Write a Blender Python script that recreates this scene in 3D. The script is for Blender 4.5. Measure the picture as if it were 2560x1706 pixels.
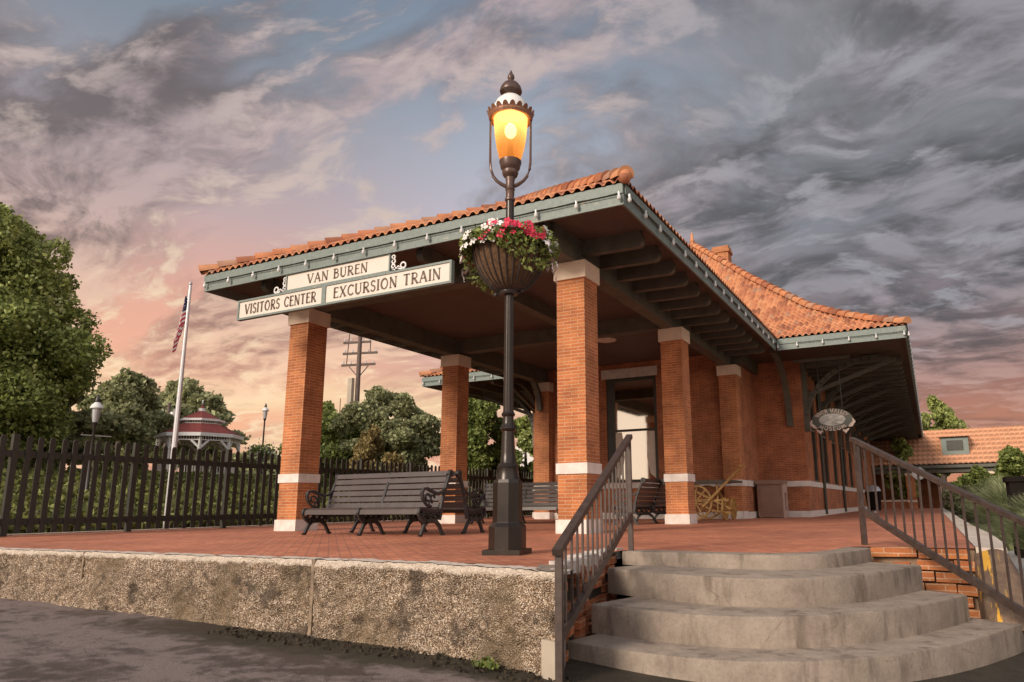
import bpy, math, random
import numpy as np
from mathutils import Vector, Matrix, noise as mnoise
R = math.radians
random.seed(7); rng = np.random.default_rng(7)
for o in list(bpy.data.objects): bpy.data.objects.remove(o)
scene = bpy.context.scene
C = scene.collection

# ------------------------------------------------------------------ camera
cam_d = bpy.data.cameras.new('camera'); cam = bpy.data.objects.new('camera', cam_d); C.objects.link(cam)
pitch, roll, yaw = 0.1992, -0.0104, -0.4592
F = Vector((math.sin(yaw)*math.cos(pitch), math.cos(yaw)*math.cos(pitch), math.sin(pitch)))
Rt = Vector((math.cos(yaw), -math.sin(yaw), 0)); Up = Rt.cross(F)
cr, sr = math.cos(roll), math.sin(roll)
Xa = cr*Rt + sr*Up; Ya = -sr*Rt + cr*Up; Za = -F
M = Matrix((Xa, Ya, Za)).transposed().to_4x4(); M.translation = Vector((5.663, -11.958, 0.5204))
cam.matrix_world = M
cam_d.sensor_width = 36; cam_d.lens = 1772.9/2560*36
cam_d.shift_x = -153.36/2560; cam_d.shift_y = 51.34/2560
cam_d.clip_start = .05; cam_d.clip_end = 3000
scene.camera = cam
scene.render.resolution_x = 1024; scene.render.resolution_y = 682
vs = scene.view_settings
vs.view_transform = 'Standard'; vs.look = 'None'; vs.exposure = 0.5; vs.gamma = 1

# ------------------------------------------------------------------ node helpers
def lin(c):
    return tuple((x/255/12.92 if x/255 <= .04045 else ((x/255+.055)/1.055)**2.4) for x in c)+(1,)
class NT:
    def __init__(s, tree): s.t = tree; s.n = tree.nodes; s.l = tree.links
    def new(s, typ, **kw):
        n = s.n.new(typ)
        for k, v in kw.items():
            if hasattr(n, k): setattr(n, k, v)
        return n
    def put(s, sock, v):
        if isinstance(v, bpy.types.NodeSocket): s.l.new(v, sock)
        elif v is not None: sock.default_value = v
    def math(s, op, a, b=None, c=None, clamp=False):
        n = s.new('ShaderNodeMath', operation=op); n.use_clamp = clamp
        s.put(n.inputs[0], a)
        if b is not None: s.put(n.inputs[1], b)
        if c is not None: s.put(n.inputs[2], c)
        return n.outputs[0]
    def vmath(s, op, a, b=None):
        n = s.new('ShaderNodeVectorMath', operation=op); s.put(n.inputs[0], a)
        if b is not None: s.put(n.inputs[1], b)
        return n.outputs['Value'] if op in ('DOT_PRODUCT', 'LENGTH', 'DISTANCE') else n.outputs[0]
    def mix(s, f, a, b, typ='MIX'):
        n = s.new('ShaderNodeMix', data_type='RGBA', blend_type=typ)
        s.put(n.inputs[0], f); s.put(n.inputs[6], a); s.put(n.inputs[7], b); return n.outputs[2]
    def ramp(s, f, stops, interp='LINEAR'):
        n = s.new('ShaderNodeValToRGB'); cr = n.color_ramp; cr.interpolation = interp
        while len(cr.elements) < len(stops): cr.elements.new(.5)
        for e, (p, c) in zip(cr.elements, stops):
            e.position = p; e.color = c if len(c) == 4 else tuple(c)+(1,)
        s.put(n.inputs[0], f); return n.outputs[0]
    def rng(s, v, a, b, c=0., d=1., smooth=True):
        n = s.new('ShaderNodeMapRange'); n.interpolation_type = 'SMOOTHSTEP' if smooth else 'LINEAR'
        s.put(n.inputs[0], v)
        for i, x in enumerate((a, b, c, d)): n.inputs[i+1].default_value = x
        return n.outputs[0]
    def noise(s, vec, scale, detail=4, rough=.55, dist=0, dim='3D'):
        n = s.new('ShaderNodeTexNoise'); n.noise_dimensions = dim
        if vec is not None: s.put(n.inputs['Vector'], vec)
        n.inputs['Scale'].default_value = scale; n.inputs['Detail'].default_value = detail
        n.inputs['Roughness'].default_value = rough; n.inputs['Distortion'].default_value = dist
        return n.outputs[0]
    def mapping(s, vec, scale=(1,1,1), rot=(0,0,0), loc=(0,0,0)):
        n = s.new('ShaderNodeMapping'); s.put(n.inputs[0], vec)
        n.inputs['Location'].default_value = loc; n.inputs['Rotation'].default_value = rot; n.inputs['Scale'].default_value = scale
        return n.outputs[0]
    def vor(s, vec, scale, feature='F1', out='Distance'):
        n = s.new('ShaderNodeTexVoronoi'); n.feature = feature; s.put(n.inputs['Vector'], vec); n.inputs['Scale'].default_value = scale
        return n.outputs[out]

# ------------------------------------------------------------------ world : dusk sky
SUN_EL, SUN_AZ = R(24), math.atan2(-.30, -1)      # direction TOWARDS the sun in plan (x,y) = (-.42,-1)
world = bpy.data.worlds.new("World"); scene.world = world; world.use_nodes = True
w = NT(world.node_tree); w.n.clear()
out = w.new('ShaderNodeOutputWorld'); bg = w.new('ShaderNodeBackground'); w.l.new(bg.outputs[0], out.inputs[0])
d = w.new('ShaderNodeTexCoord').outputs['Generated']
sep = w.new('ShaderNodeSeparateXYZ'); w.l.new(d, sep.inputs[0])
el = w.math('MAXIMUM', sep.outputs[2], 0.0)
lat = w.vmath('DOT_PRODUCT', d, (Rt.x, Rt.y, 0))
left = w.ramp(el, [(0, lin((230,160,126))), (.08, lin((244,184,146))), (.15, lin((240,180,148))), (.26, lin((228,172,152))), (.36, lin((192,168,168))), (.45, lin((160,156,164))), (.53, lin((134,142,154))), (.62, lin((112,130,148)))])
right = w.ramp(el, [(0, lin((206,136,104))), (.09, lin((188,128,104))), (.17, lin((146,112,108))), (.24, lin((128,116,120))), (.36, lin((130,132,140))), (.46, lin((132,134,140))), (.62, lin((134,134,138)))])
mid = w.ramp(el, [(0, lin((220,152,126))), (.15, lin((206,162,148))), (.26, lin((208,184,182))), (.36, lin((194,190,202))), (.46, lin((172,178,192))), (.54, lin((146,158,174))), (.64, lin((122,138,158)))])
base = w.mix(w.rng(lat, -.42, -.02), left, mid); base = w.mix(w.rng(lat, -.02, .34), base, right)
inv = w.math('DIVIDE', 1.0, w.math('ADD', el, .20))
q = w.vmath('MULTIPLY', d, (1, 1, 0)); sc = w.new('ShaderNodeVectorMath', operation='SCALE'); w.l.new(q, sc.inputs[0]); w.l.new(inv, sc.inputs[3]); q = sc.outputs[0]
sa = math.atan2(.80, .60)
rightm = w.rng(lat, -.06, .26)
def layer(vec, rot_, sc_, loc, scale, detail, rough, lx, ly):
    a = w.mapping(vec, rot=(0, 0, rot_), scale=sc_, loc=loc)
    n1 = w.noise(a, scale, detail, rough)
    b_ = w.vmath('ADD', a, (lx, ly, 0)); n2 = w.noise(b_, scale, detail, rough)
    return n1, w.math('SUBTRACT', n1, n2)
wc = w.new('ShaderNodeCombineXYZ'); w.put(wc.inputs[0], w.math('MULTIPLY', w.noise(q, 1.4, 3, .5), .5)); w.put(wc.inputs[1], w.math('MULTIPLY', w.noise(w.vmath('ADD', q, (7,3,0)), 1.4, 3, .5), .5)); qw = w.vmath('ADD', q, wc.outputs[0])
# long streets on the left, heaped broken cloud on the right
nb, rb_ = layer(qw, -sa, (.38, 1.15, 1), (3.1, .20, 0), 1.9, 9, .55, .04, .12)
nl, rl_ = layer(qw, R(30), (.85, 1.15, 1), (2.2, 4.7, 0), 2.5, 9, .54, -.08, .05)
nf, rf_ = layer(qw, -sa, (.8, 1.35, 1), (9, 4, 0), 6.0, 8, .62, .02, .05)
def lerp(f, a, b_): return w.math('ADD', w.math('MULTIPLY', a, w.math('SUBTRACT', 1., f)), w.math('MULTIPLY', b_, f))
n_ = lerp(rightm, nb, nl); rel = lerp(rightm, rb_, rl_)
cov = w.rng(w.math('ADD', w.math('ADD', n_, w.math('MULTIPLY', w.math('SUBTRACT', nf, .5), .35)), lerp(rightm, .045, .06)), .42, .58)
shade = w.rng(w.math('ADD', rel, w.math('MULTIPLY', rf_, .50)), -.12, .14)
darkL = w.mix(w.rng(el, .06, .34), lin((214,156,132)), lin((106,97,98)))
darkR = w.mix(w.rng(el, .03, .22), lin((176,120,98)), lin((84,84,87)))
liteL = w.mix(w.rng(el, .10, .42), lin((252,208,172)), lin((184,164,164)))
liteR = w.mix(w.rng(el, .06, .30), lin((196,146,128)), lin((148,144,151)))
body = w.mix(shade, w.mix(rightm, darkL, darkR), w.mix(rightm, liteL, liteR))
c = w.mix(w.math('MULTIPLY', cov, .88), base, body)
# thin bright wisps
wis = w.math('MULTIPLY', w.rng(nf, .50, .66), w.math('MAXIMUM', w.rng(n_, .64, .46), w.math('MULTIPLY', w.rng(el, .34, .10), w.math('SUBTRACT', 1., rightm))))
wisc = w.mix(rightm, w.mix(w.rng(el, .15, .5), lin((252,224,186)), lin((196,180,176))), w.mix(w.rng(el,.05,.25), lin((206,150,124)), lin((160,159,166))))
c = w.mix(w.math('MULTIPLY', wis, .75), c, wisc)
# small ragged dark scud
c = w.mix(w.math('MULTIPLY', w.rng(nf, .46, .32), w.math('MULTIPLY', w.rng(n_, .40, .52), .30)), c, lin((104,95,98)))
# cream band low on the left
band = w.math('MULTIPLY', w.rng(w.math('ABSOLUTE', w.math('SUBTRACT', w.math('ADD', el, w.math('MULTIPLY', w.math('SUBTRACT', nb, .5), .22)), .125)), .05, 0.), w.rng(lat, .0, -.2))
c = w.mix(w.math('MULTIPLY', band, .5), c, lin((255,232,184)))
sky = w.new('ShaderNodeTexSky'); sky.sky_type = 'NISHITA'; sky.sun_disc = False; sky.sun_elevation = SUN_EL; sky.sun_rotation = math.atan2(-.30, -1)
sks = w.new('ShaderNodeVectorMath', operation='SCALE'); w.l.new(sky.outputs[0], sks.inputs[0]); sks.inputs[3].default_value = .001
c = w.vmath('ADD', c, sks.outputs[0])
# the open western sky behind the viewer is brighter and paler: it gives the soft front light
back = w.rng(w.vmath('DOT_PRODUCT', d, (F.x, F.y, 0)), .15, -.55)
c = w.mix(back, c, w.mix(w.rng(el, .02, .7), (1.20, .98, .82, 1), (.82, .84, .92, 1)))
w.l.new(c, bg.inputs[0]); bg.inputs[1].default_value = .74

# ------------------------------------------------------------------ sun
sd = bpy.data.lights.new('sun', 'SUN'); sun = bpy.data.objects.new('sun', sd); C.objects.link(sun)
sd.energy = 2.5; sd.angle = R(20); sd.color = (1, .86, .70)
to_sun = Vector((-.30, -1, 0)).normalized()*math.cos(SUN_EL) + Vector((0, 0, math.sin(SUN_EL)))
sun.rotation_euler = to_sun.to_track_quat('Z', 'Y').to_euler()

# ------------------------------------------------------------------ materials
def mat(name):
    m = bpy.data.materials.new(name); m.use_nodes = True
    t = NT(m.node_tree); b = t.n['Principled BSDF']; t.b = b; return m, t
def bump(t, h, strength=.3, dist=.01):
    n = t.new('ShaderNodeBump'); n.inputs['Strength'].default_value = strength; n.inputs['Distance'].default_value = dist
    t.put(n.inputs['Height'], h); t.l.new(n.outputs[0], t.b.inputs['Normal'])
def obc(t): return t.new('ShaderNodeTexCoord').outputs['Object']
def uvc(t): return t.new('ShaderNodeTexCoord').outputs['UV']
def island(t): return t.new('ShaderNodeNewGeometry').outputs['Random Per Island']
def simple(name, col, rough=.6, var=.18, scale=6, bumpk=.15, metal=0, spec=None, bd=.004):
    m, t = mat(name); n = t.noise(obc(t), scale, 6, .6)
    lo = tuple(x*(1-var) for x in col); hi = tuple(min(1, x*(1+var)) for x in col)
    t.put(t.b.inputs['Base Color'], t.ramp(n, [(.3, lo), (.7, hi)]))
    t.b.inputs['Roughness'].default_value = rough; t.b.inputs['Metallic'].default_value = metal
    if spec is not None: t.b.inputs['Specular IOR Level'].default_value = spec
    if bumpk: bump(t, t.noise(obc(t), scale*8, 4), bumpk, bd)
    return m
def brickmat(name, c1, c2, mort, bw=.3, rh=.086, ms=.010, var=.5, bk=.5):
    m, t = mat(name); uv = uvc(t)
    n = t.new('ShaderNodeTexBrick'); t.put(n.inputs['Vector'], uv)
    n.inputs['Scale'].default_value = 1; n.inputs['Brick Width'].default_value = bw; n.inputs['Row Height'].default_value = rh
    n.inputs['Mortar Size'].default_value = ms; n.inputs['Mortar Smooth'].default_value = .25; n.inputs['Bias'].default_value = -.1
    n.inputs['Color1'].default_value = c1+(1,); n.inputs['Color2'].default_value = c2+(1,); n.inputs['Mortar'].default_value = mort+(1,)
    ns = t.noise(obc(t), 1.6, 6, .6); nf = t.noise(obc(t), 30, 4, .6)
    col = t.mix(1., n.outputs[0], t.ramp(ns, [(.25, (1-var,)*3), (.75, (1.18,)*3)]), 'MULTIPLY')
    col = t.mix(.55, col, t.ramp(nf, [(.3, (.65,)*3), (.7, (1.2,)*3)]), 'MULTIPLY')
    t.put(t.b.inputs['Base Color'], col); t.b.inputs['Roughness'].default_value = .85
    bump(t, t.math('SUBTRACT', t.math('MULTIPLY', nf, .35), n.outputs[1]), bk, .008); return m
M_ = {}
M_['brick'] = brickmat('orange_brick', (.56,.195,.062), (.42,.125,.042), (.60,.34,.20), rh=.066, ms=.008)
M_['brick_wall'] = brickmat('red_brick', (.47,.15,.055), (.34,.095,.038), (.50,.27,.16), bw=.26, rh=.066, ms=.008)
def mk_paver():
    m, t = mat('clay_pavers'); o = obc(t)
    n = t.new('ShaderNodeTexBrick'); t.put(n.inputs['Vector'], t.mapping(o, rot=(0,0,R(45))))
    n.inputs['Scale'].default_value = 1; n.inputs['Brick Width'].default_value = .24; n.inputs['Row Height'].default_value = .12; n.inputs['Mortar Size'].default_value = .006
    n.inputs['Color1'].default_value = (.64,.245,.135,1); n.inputs['Color2'].default_value = (.53,.18,.098,1); n.inputs['Mortar'].default_value = (.38,.17,.11,1)
    col = t.mix(.9, n.outputs[0], t.ramp(t.noise(o, .6, 6, .65), [(.3, (.62,.6,.6)), (.7, (1.15,1.12,1.1))]), 'MULTIPLY')
    col = t.mix(.6, col, t.ramp(t.noise(o, 9, 5, .65), [(.35, (.6,.6,.6)), (.65, (1.2,1.2,1.2))]), 'MULTIPLY')
    t.put(t.b.inputs['Base Color'], col); t.put(t.b.inputs['Roughness'], t.rng(t.noise(o, 2, 4), .3, .7, .55, .85))
    bump(t, t.math('SUBTRACT', t.math('MULTIPLY', t.noise(o, 14, 4), .5), n.outputs[1]), .6, .01); return m
M_['paver'] = mk_paver()
M_['limestone'] = simple('pale_limestone', (.66,.60,.55), .8, .16, 5, .4, bd=.006)
M_['caststone'] = simple('cream_cast_stone', (.70,.56,.43), .8, .10, 3, .3)
def mk_green():
    m, t = mat('grey_green_paint'); o = obc(t)
    n = t.noise(t.mapping(o, scale=(1,1,4)), 1.6, 7, .7); n2 = t.noise(o, 14, 5, .7)
    col = t.ramp(n2, [(.3, (.13,.165,.15)), (.7, (.20,.24,.22))])
    peel = t.math('MULTIPLY', t.rng(n, .60, .66), t.rng(n2, .40, .55))
    col = t.mix(t.math('MULTIPLY', peel, .7), col, (.42,.36,.27,1))
    t.put(t.b.inputs['Base Color'], col); t.b.inputs['Roughness'].default_value = .55; bump(t, n2, .2, .004); return m
M_['green'] = mk_green()
M_['beam'] = simple('dark_green_beam', (.10,.096,.074), .6, .25, 3, .2)
def mk_board(name, a, b, pitch_=.09, axis=0):
    m, t = mat(name); o = obc(t); s = t.new('ShaderNodeSeparateXYZ'); t.l.new(o, s.inputs[0])
    fr = t.math('FRACT', t.math('DIVIDE', s.outputs[axis], pitch_)); g = t.rng(t.math('ABSOLUTE', t.math('SUBTRACT', fr, .5)), .44, .5)
    col = t.ramp(t.noise(t.mapping(o, scale=(1,1,1)), 2.2, 6, .6), [(.3, a), (.7, b)])
    t.put(t.b.inputs['Base Color'], t.mix(g, col, tuple(x*.3 for x in a)+(1,))); t.b.inputs['Roughness'].default_value = .6
    bump(t, t.math('SUBTRACT', 1., g), .4, .006); return m
M_['soffit'] = mk_board('brown_board_soffit', (.085,.062,.050), (.115,.084,.068))
def mk_tile():
    m, t = mat('clay_roof_tile'); uv = uvc(t)
    fl = t.vmath('FLOOR', uv); wn = t.new('ShaderNodeTexWhiteNoise'); wn.noise_dimensions = '2D'; t.put(wn.inputs['Vector'], fl)
    col = t.ramp(wn.outputs['Value'], [(0, (.28,.10,.05)), (.25, (.46,.175,.085)), (.65, (.55,.225,.10)), (.92, (.58,.27,.13)), (1, (.40,.22,.14))])
    n = t.noise(obc(t), 2.4, 6, .65); n2 = t.noise(obc(t), 22, 4, .6)
    col = t.mix(1., col, t.ramp(n, [(.3, (.74,.70,.68)), (.55, (1.,1.,1.)), (.75, (1.12,1.1,1.08))]), 'MULTIPLY')
    col = t.mix(t.math('MULTIPLY', t.rng(n2, .58, .78), .22), col, (.42,.32,.2,1))
    t.put(t.b.inputs['Base Color'], col); t.b.inputs['Roughness'].default_value = .75; bump(t, n2, .3, .006); return m
M_['tile'] = mk_tile()
M_['tilefar'] = brickmat('tan_pan_tile', (.66,.33,.19), (.60,.28,.155), (.40,.19,.10), bw=1., rh=1., ms=.10, var=.15, bk=.2)
def mk_concrete(name, a, b, stain):
    m, t = mat(name); o = obc(t)
    n = t.noise(o, 3.0, 9, .72, .1); n2 = t.noise(o, 40, 4, .6); drip = t.noise(t.mapping(o, scale=(1,1,.22)), 5.5, 5, .6)
    col = t.ramp(n, [(.3, a), (.7, b)])
    col = t.mix(t.math('MULTIPLY', t.rng(drip, .50, .72), .75), col, stain+(1,))
    col = t.mix(.5, col, t.ramp(n2, [(.3, (.72,)*3), (.7, (1.15,)*3)]), 'MULTIPLY')
    sp = t.rng(t.vor(o, 70), .0, .16, .5, 0.); col = t.mix(sp, col, (.2,.16,.12,1))
    wv = t.math('ADD', t.vor(t.mapping(o, loc=(3,1,2)), 1.1, 'DISTANCE_TO_EDGE'), t.math('MULTIPLY', t.math('SUBTRACT', t.noise(o, 5, 5, .6), .5), .10))
    ck = t.math('MULTIPLY', t.rng(t.math('ABSOLUTE', wv), .005, .0), t.rng(n, .45, .6)); col = t.mix(t.math('MULTIPLY', ck, .6), col, (.07,.05,.035,1))
    t.put(t.b.inputs['Base Color'], col); t.b.inputs['Roughness'].default_value = .85
    bump(t, t.math('ADD', t.math('MULTIPLY', n2, .4), t.noise(o, 9, 5)), .45, .012); return m
M_['concrete'] = mk_concrete('worn_step_concrete', (.205,.162,.128), (.36,.292,.236), (.105,.078,.058))
M_['kerbtop'] = mk_concrete('pale_kerb_concrete', (.56,.47,.39), (.72,.63,.54), (.45,.36,.28))
M_['walk'] = mk_concrete('grey_walk_concrete', (.40,.39,.40), (.52,.50,.50), (.33,.31,.3))
def mk_pebble():
    m, t = mat('pebbled_stucco'); o = obc(t)
    v = t.vor(o, 80); vc = t.vor(o, 80, out='Color'); s = t.new('ShaderNodeSeparateColor'); t.l.new(vc, s.inputs[0])
    v2 = t.vor(o, 26)
    peb = t.ramp(s.outputs[0], [(0, (.34,.235,.15)), (.3, (.56,.41,.28)), (.55, (.78,.62,.47)), (1, (.98,.88,.74))])
    col = t.mix(t.rng(v, .34, .66), peb, (.15,.10,.062,1))
    col = t.mix(t.math('MULTIPLY', t.rng(v2, .42, .70), .42), col, (.12,.08,.05,1))
    moss = t.noise(t.mapping(o, scale=(1,1,.8), loc=(.9,0,.3)), 1.1, 7, .62, .3); mm = t.rng(moss, .47, .62)
    col = t.mix(t.math('MULTIPLY', mm, .70), col, (.20,.145,.085,1))
    dk = t.noise(t.mapping(o, loc=(4,2,7)), 2.6, 6, .65); col = t.mix(t.math('MULTIPLY', t.rng(dk, .53, .64), .8), col, (.07,.05,.035,1))
    col = t.mix(1., col, t.ramp(t.noise(t.mapping(o, loc=(8,1,3)), 3.4, 5, .7), [(.3, (.70,.68,.66)), (.7, (1.25,1.2,1.16))]), 'MULTIPLY'); at = t.new('ShaderNodeAttribute'); at.attribute_name = 'edge'
    ed = t.rng(t.math('ADD', at.outputs['Fac'], t.math('MULTIPLY', t.math('SUBTRACT', t.noise(o, 9, 7, .72), .5), 1.7)), .38, .72)
    col = t.mix(ed, col, t.ramp(t.noise(o, 30, 4), [(.3, (.58,.46,.35)), (.7, (.84,.72,.6))]))
    t.put(t.b.inputs['Base Color'], col); t.b.inputs['Roughness'].default_value = .9
    bump(t, t.math('MULTIPLY', v, -1.), 1., .02); return m
M_['pebble'] = mk_pebble()
def mk_asphalt():
    m, t = mat('worn_asphalt'); o = obc(t)
    n = t.noise(t.mapping(o, rot=(0,0,R(20)), scale=(1,1.5,1)), .85, 8, .66, .5); nf = t.noise(o, 70, 4, .7); n3 = t.noise(o, 6, 6, .65)
    col = t.ramp(nf, [(.3, (.120,.090,.082)), (.7, (.28,.222,.208))])
    s = t.rng(t.math('ADD', n, t.math('MULTIPLY', t.math('SUBTRACT', n3, .5), .55)), .46, .64)
    col = t.mix(t.math('MULTIPLY', s, .80), col, (.040,.028,.021,1))
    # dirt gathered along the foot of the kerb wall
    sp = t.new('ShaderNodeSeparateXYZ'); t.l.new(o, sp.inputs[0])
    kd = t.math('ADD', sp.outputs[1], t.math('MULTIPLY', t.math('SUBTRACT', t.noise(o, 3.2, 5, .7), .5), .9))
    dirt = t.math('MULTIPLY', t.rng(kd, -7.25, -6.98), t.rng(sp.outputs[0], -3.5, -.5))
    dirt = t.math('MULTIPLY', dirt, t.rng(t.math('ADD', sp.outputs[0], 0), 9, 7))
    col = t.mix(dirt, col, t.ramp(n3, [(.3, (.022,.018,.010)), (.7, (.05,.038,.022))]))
    cv = t.vor(t.mapping(o, loc=(2,5,0)), .55, 'DISTANCE_TO_EDGE'); cv2 = t.math('ADD', cv, t.math('MULTIPLY', t.math('SUBTRACT', t.noise(o, 2.5, 5), .5), .16))
    crack = t.rng(t.math('ABSOLUTE', cv2), .006, .0); col = t.mix(t.math('MULTIPLY', crack, .5), col, (.02,.015,.012,1))
    t.put(t.b.inputs['Base Color'], col); t.put(t.b.inputs['Roughness'], t.math('SUBTRACT', .85, t.math('MULTIPLY', s, .25)))
    bump(t, nf, .8, .012); return m
M_['asphalt'] = mk_asphalt()
M_['iron'] = simple('brown_black_iron', (.034,.026,.024), .42, .3, 8, .25, .0, .6)
def mk_lampiron():
    m, t = mat('bronze_lamp_iron'); o = obc(t)
    col = t.ramp(t.noise(o, 3, 6, .6), [(.3, (.020,.014,.011)), (.62, (.032,.023,.018)), (.8, (.075,.05,.032))])
    t.put(t.b.inputs['Base Color'], col); t.b.inputs['Roughness'].default_value = .30; t.b.inputs['Metallic'].default_value = .35
    bump(t, t.noise(o, 40, 4), .12, .003); return m
M_['lampiron'] = mk_lampiron()
M_['lampupper'] = simple('glow_lightened_brown_iron', (.10,.055,.042), .35, .3, 6, .1, .2)  # brown iron, lightened in colour to carry the globe's glow on the upper parts
M_['glowrim'] = simple('glow_painted_rim', (.26,.115,.062), .35, .25, 10, .1, .3)  # orange glow of the lit globe painted into the rim's base colour
M_['rail'] = simple('rusty_brown_rail_paint', (.070,.048,.040), .45, .3, 12, .3, .2)
M_['slat'] = simple('brown_bench_slat', (.066,.050,.046), .38, .2, 5, .2, 0, .6)
M_['benchiron'] = simple('dark_cast_iron', (.030,.028,.028), .5, .3, 20, .5, .1)
M_['fence'] = simple('dark_green_fence_paint', (.026,.025,.019), .55, .3, 5, .2)
M_['white'] = simple('white_paint', (.74,.72,.70), .5, .06, 3, .05)
M_['panel'] = simple('cream_sign_panel', (.66,.585,.51), .5, .05, 2, .0)
M_['letter'] = simple('brown_letter_paint', (.10,.060,.035), .5, .2, 9, .0)
M_['bark'] = simple('grey_brown_bark', (.10,.075,.055), .9, .4, 9, .7, bd=.02)
M_['polewood'] = simple('weathered_pole_wood', (.13,.095,.08), .85, .3, 7, .3)
M_['redroof'] = simple('red_shingle', (.19,.038,.032), .85, .25, 6, .3)
M_['yellow'] = simple('ochre_yellow_paint', (.40,.22,.06), .5, .3, 9, .1)
M_['cart'] = simple('weathered_cart_wood', (.10,.075,.055), .7, .3, 6, .3)
M_['bin'] = simple('brown_bin_resin', (.24,.14,.10), .55, .12, 4, .1)
M_['binlight'] = simple('pinkish_bin_trim', (.42,.30,.25), .55, .12, 4, .1)
M_['blackbox'] = simple('black_bin_metal', (.012,.009,.008), .9, .2, 5, .1, spec=.1)
M_['bulb'] = simple('milky_bulb_glass', (.62,.62,.60), .2, .03, 5, 0)
M_['cord'] = simple('black_cord', (.015,.015,.014), .6, .1, 5, 0)
M_['coir'] = simple('coir_liner', (.17,.092,.045), .95, .45, 26, 1., bd=.02)
M_['metal'] = simple('galvanised_grey', (.52,.52,.53), .35, .1, 6, .05, .5)
M_['alu'] = simple('brushed_white_pole', (.62,.60,.61), .3, .06, 4, .03, .3)
def mk_mirror():
    m, t = mat('reflective_window_film'); t.b.inputs['Metallic'].default_value = 1.; t.b.inputs['Base Color'].default_value = (.72,.66,.56,1); t.b.inputs['Roughness'].default_value = .04; bump(t, t.noise(obc(t), 1.4, 2), .02, .01); return m
M_['mirror'] = mk_mirror()
M_['blinds'] = simple('pale_window_blind', (.66,.58,.48), .8, .08, 3, .1)
M_['frame'] = simple('dark_green_window_frame', (.045,.045,.034), .5, .2, 5, .1)
M_['stonefar'] = simple('tan_stucco', (.45,.38,.30), .85, .1, 3, .1)
M_['faded'] = simple('faded_sign_paint', (.46,.36,.31), .8, .35, 18, .1)
M_['rubble'] = simple('broken_stone', (.60,.55,.52), .9, .3, 12, .8, bd=.02)
M_['earth'] = simple('dark_damp_earth', (.040,.028,.018), .95, .4, 8, .8, bd=.03)
def mk_glass():
    m, t = mat('window_glass'); t.b.inputs['Base Color'].default_value = (.02,.02,.018,1); t.b.inputs['Roughness'].default_value = .04
    t.b.inputs['Specular IOR Level'].default_value = .9; bump(t, t.noise(obc(t), 2.5, 2), .03, .01); return m
M_['glass'] = mk_glass()
def mk_leaf(name, stops, trans=.35):
    m, t = mat(name); r = island(t)
    n = t.noise(obc(t), .9, 4, .6)
    col = t.ramp(t.math('ADD', t.math('MULTIPLY', r, .6), t.math('MULTIPLY', n, .4)), [(p, c) for p, c in stops])
    t.put(t.b.inputs['Base Color'], col); t.b.inputs['Roughness'].default_value = .6; t.b.inputs['Specular IOR Level'].default_value = .3
    tr = t.new('ShaderNodeBsdfTranslucent'); t.put(tr.inputs[0], col); mx = t.new('ShaderNodeMixShader'); mx.inputs[0].default_value = trans
    o = t.n['Material Output']; t.l.new(t.b.outputs[0], mx.inputs[1]); t.l.new(tr.outputs[0], mx.inputs[2]); t.l.new(mx.outputs[0], o.inputs[0]); return m
M_['leaf'] = mk_leaf('deciduous_leaf', [(.15, (0.092,0.113,0.037)), (.45, (0.254,0.295,0.091)), (.7, (0.488,0.566,0.168)), (.9, (0.700,0.728,0.450))])
M_['leafdark'] = mk_leaf('dull_green_leaf', [(.15, (0.143,0.155,0.078)), (.5, (0.309,0.324,0.167)), (.8, (0.547,0.565,0.303)), (.95, (0.700,0.712,0.475))])
M_['leafrust'] = mk_leaf('rusty_shrub_leaf', [(.15, (0.150,0.115,0.049)), (.5, (0.301,0.233,0.094)), (.9, (0.520,0.410,0.178))])
M_['leafbright'] = mk_leaf('bright_green_leaf', [(.15, (0.085,0.110,0.028)), (.5, (0.186,0.234,0.062)), (.9, (0.440,0.498,0.154))])
M_['leafcover'] = mk_leaf('yellowish_ground_leaf', [(.15, (.05,.055,.016)), (.5, (.15,.16,.045)), (.9, (.38,.40,.13))])
M_['litter'] = simple('dark_leaf_litter', (.035,.024,.012), .9, .4, 20, 0)
M_['grassblade'] = mk_leaf('grey_green_blade', [(.15, (0.132,0.165,0.077)), (.5, (0.263,0.306,0.154)), (.9, (0.659,0.659,0.396))])
M_['red'] = simple('crimson_petal', (.62,.025,.07), .5, .25, 30, 0)
M_['whitepetal'] = simple('white_petal', (.82,.76,.74), .5, .08, 30, 0)
def mk_grass():
    m, t = mat('rough_grass'); o = obc(t)
    col = t.ramp(t.noise(o, 3, 7, .7), [(.3, (.045,.05,.018)), (.5, (.10,.11,.035)), (.7, (.20,.20,.07))])
    t.put(t.b.inputs['Base Color'], col); t.b.inputs['Roughness'].default_value = .95; bump(t, t.noise(o, 25, 5), 1., .05); return m
M_['grass'] = mk_grass()
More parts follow.
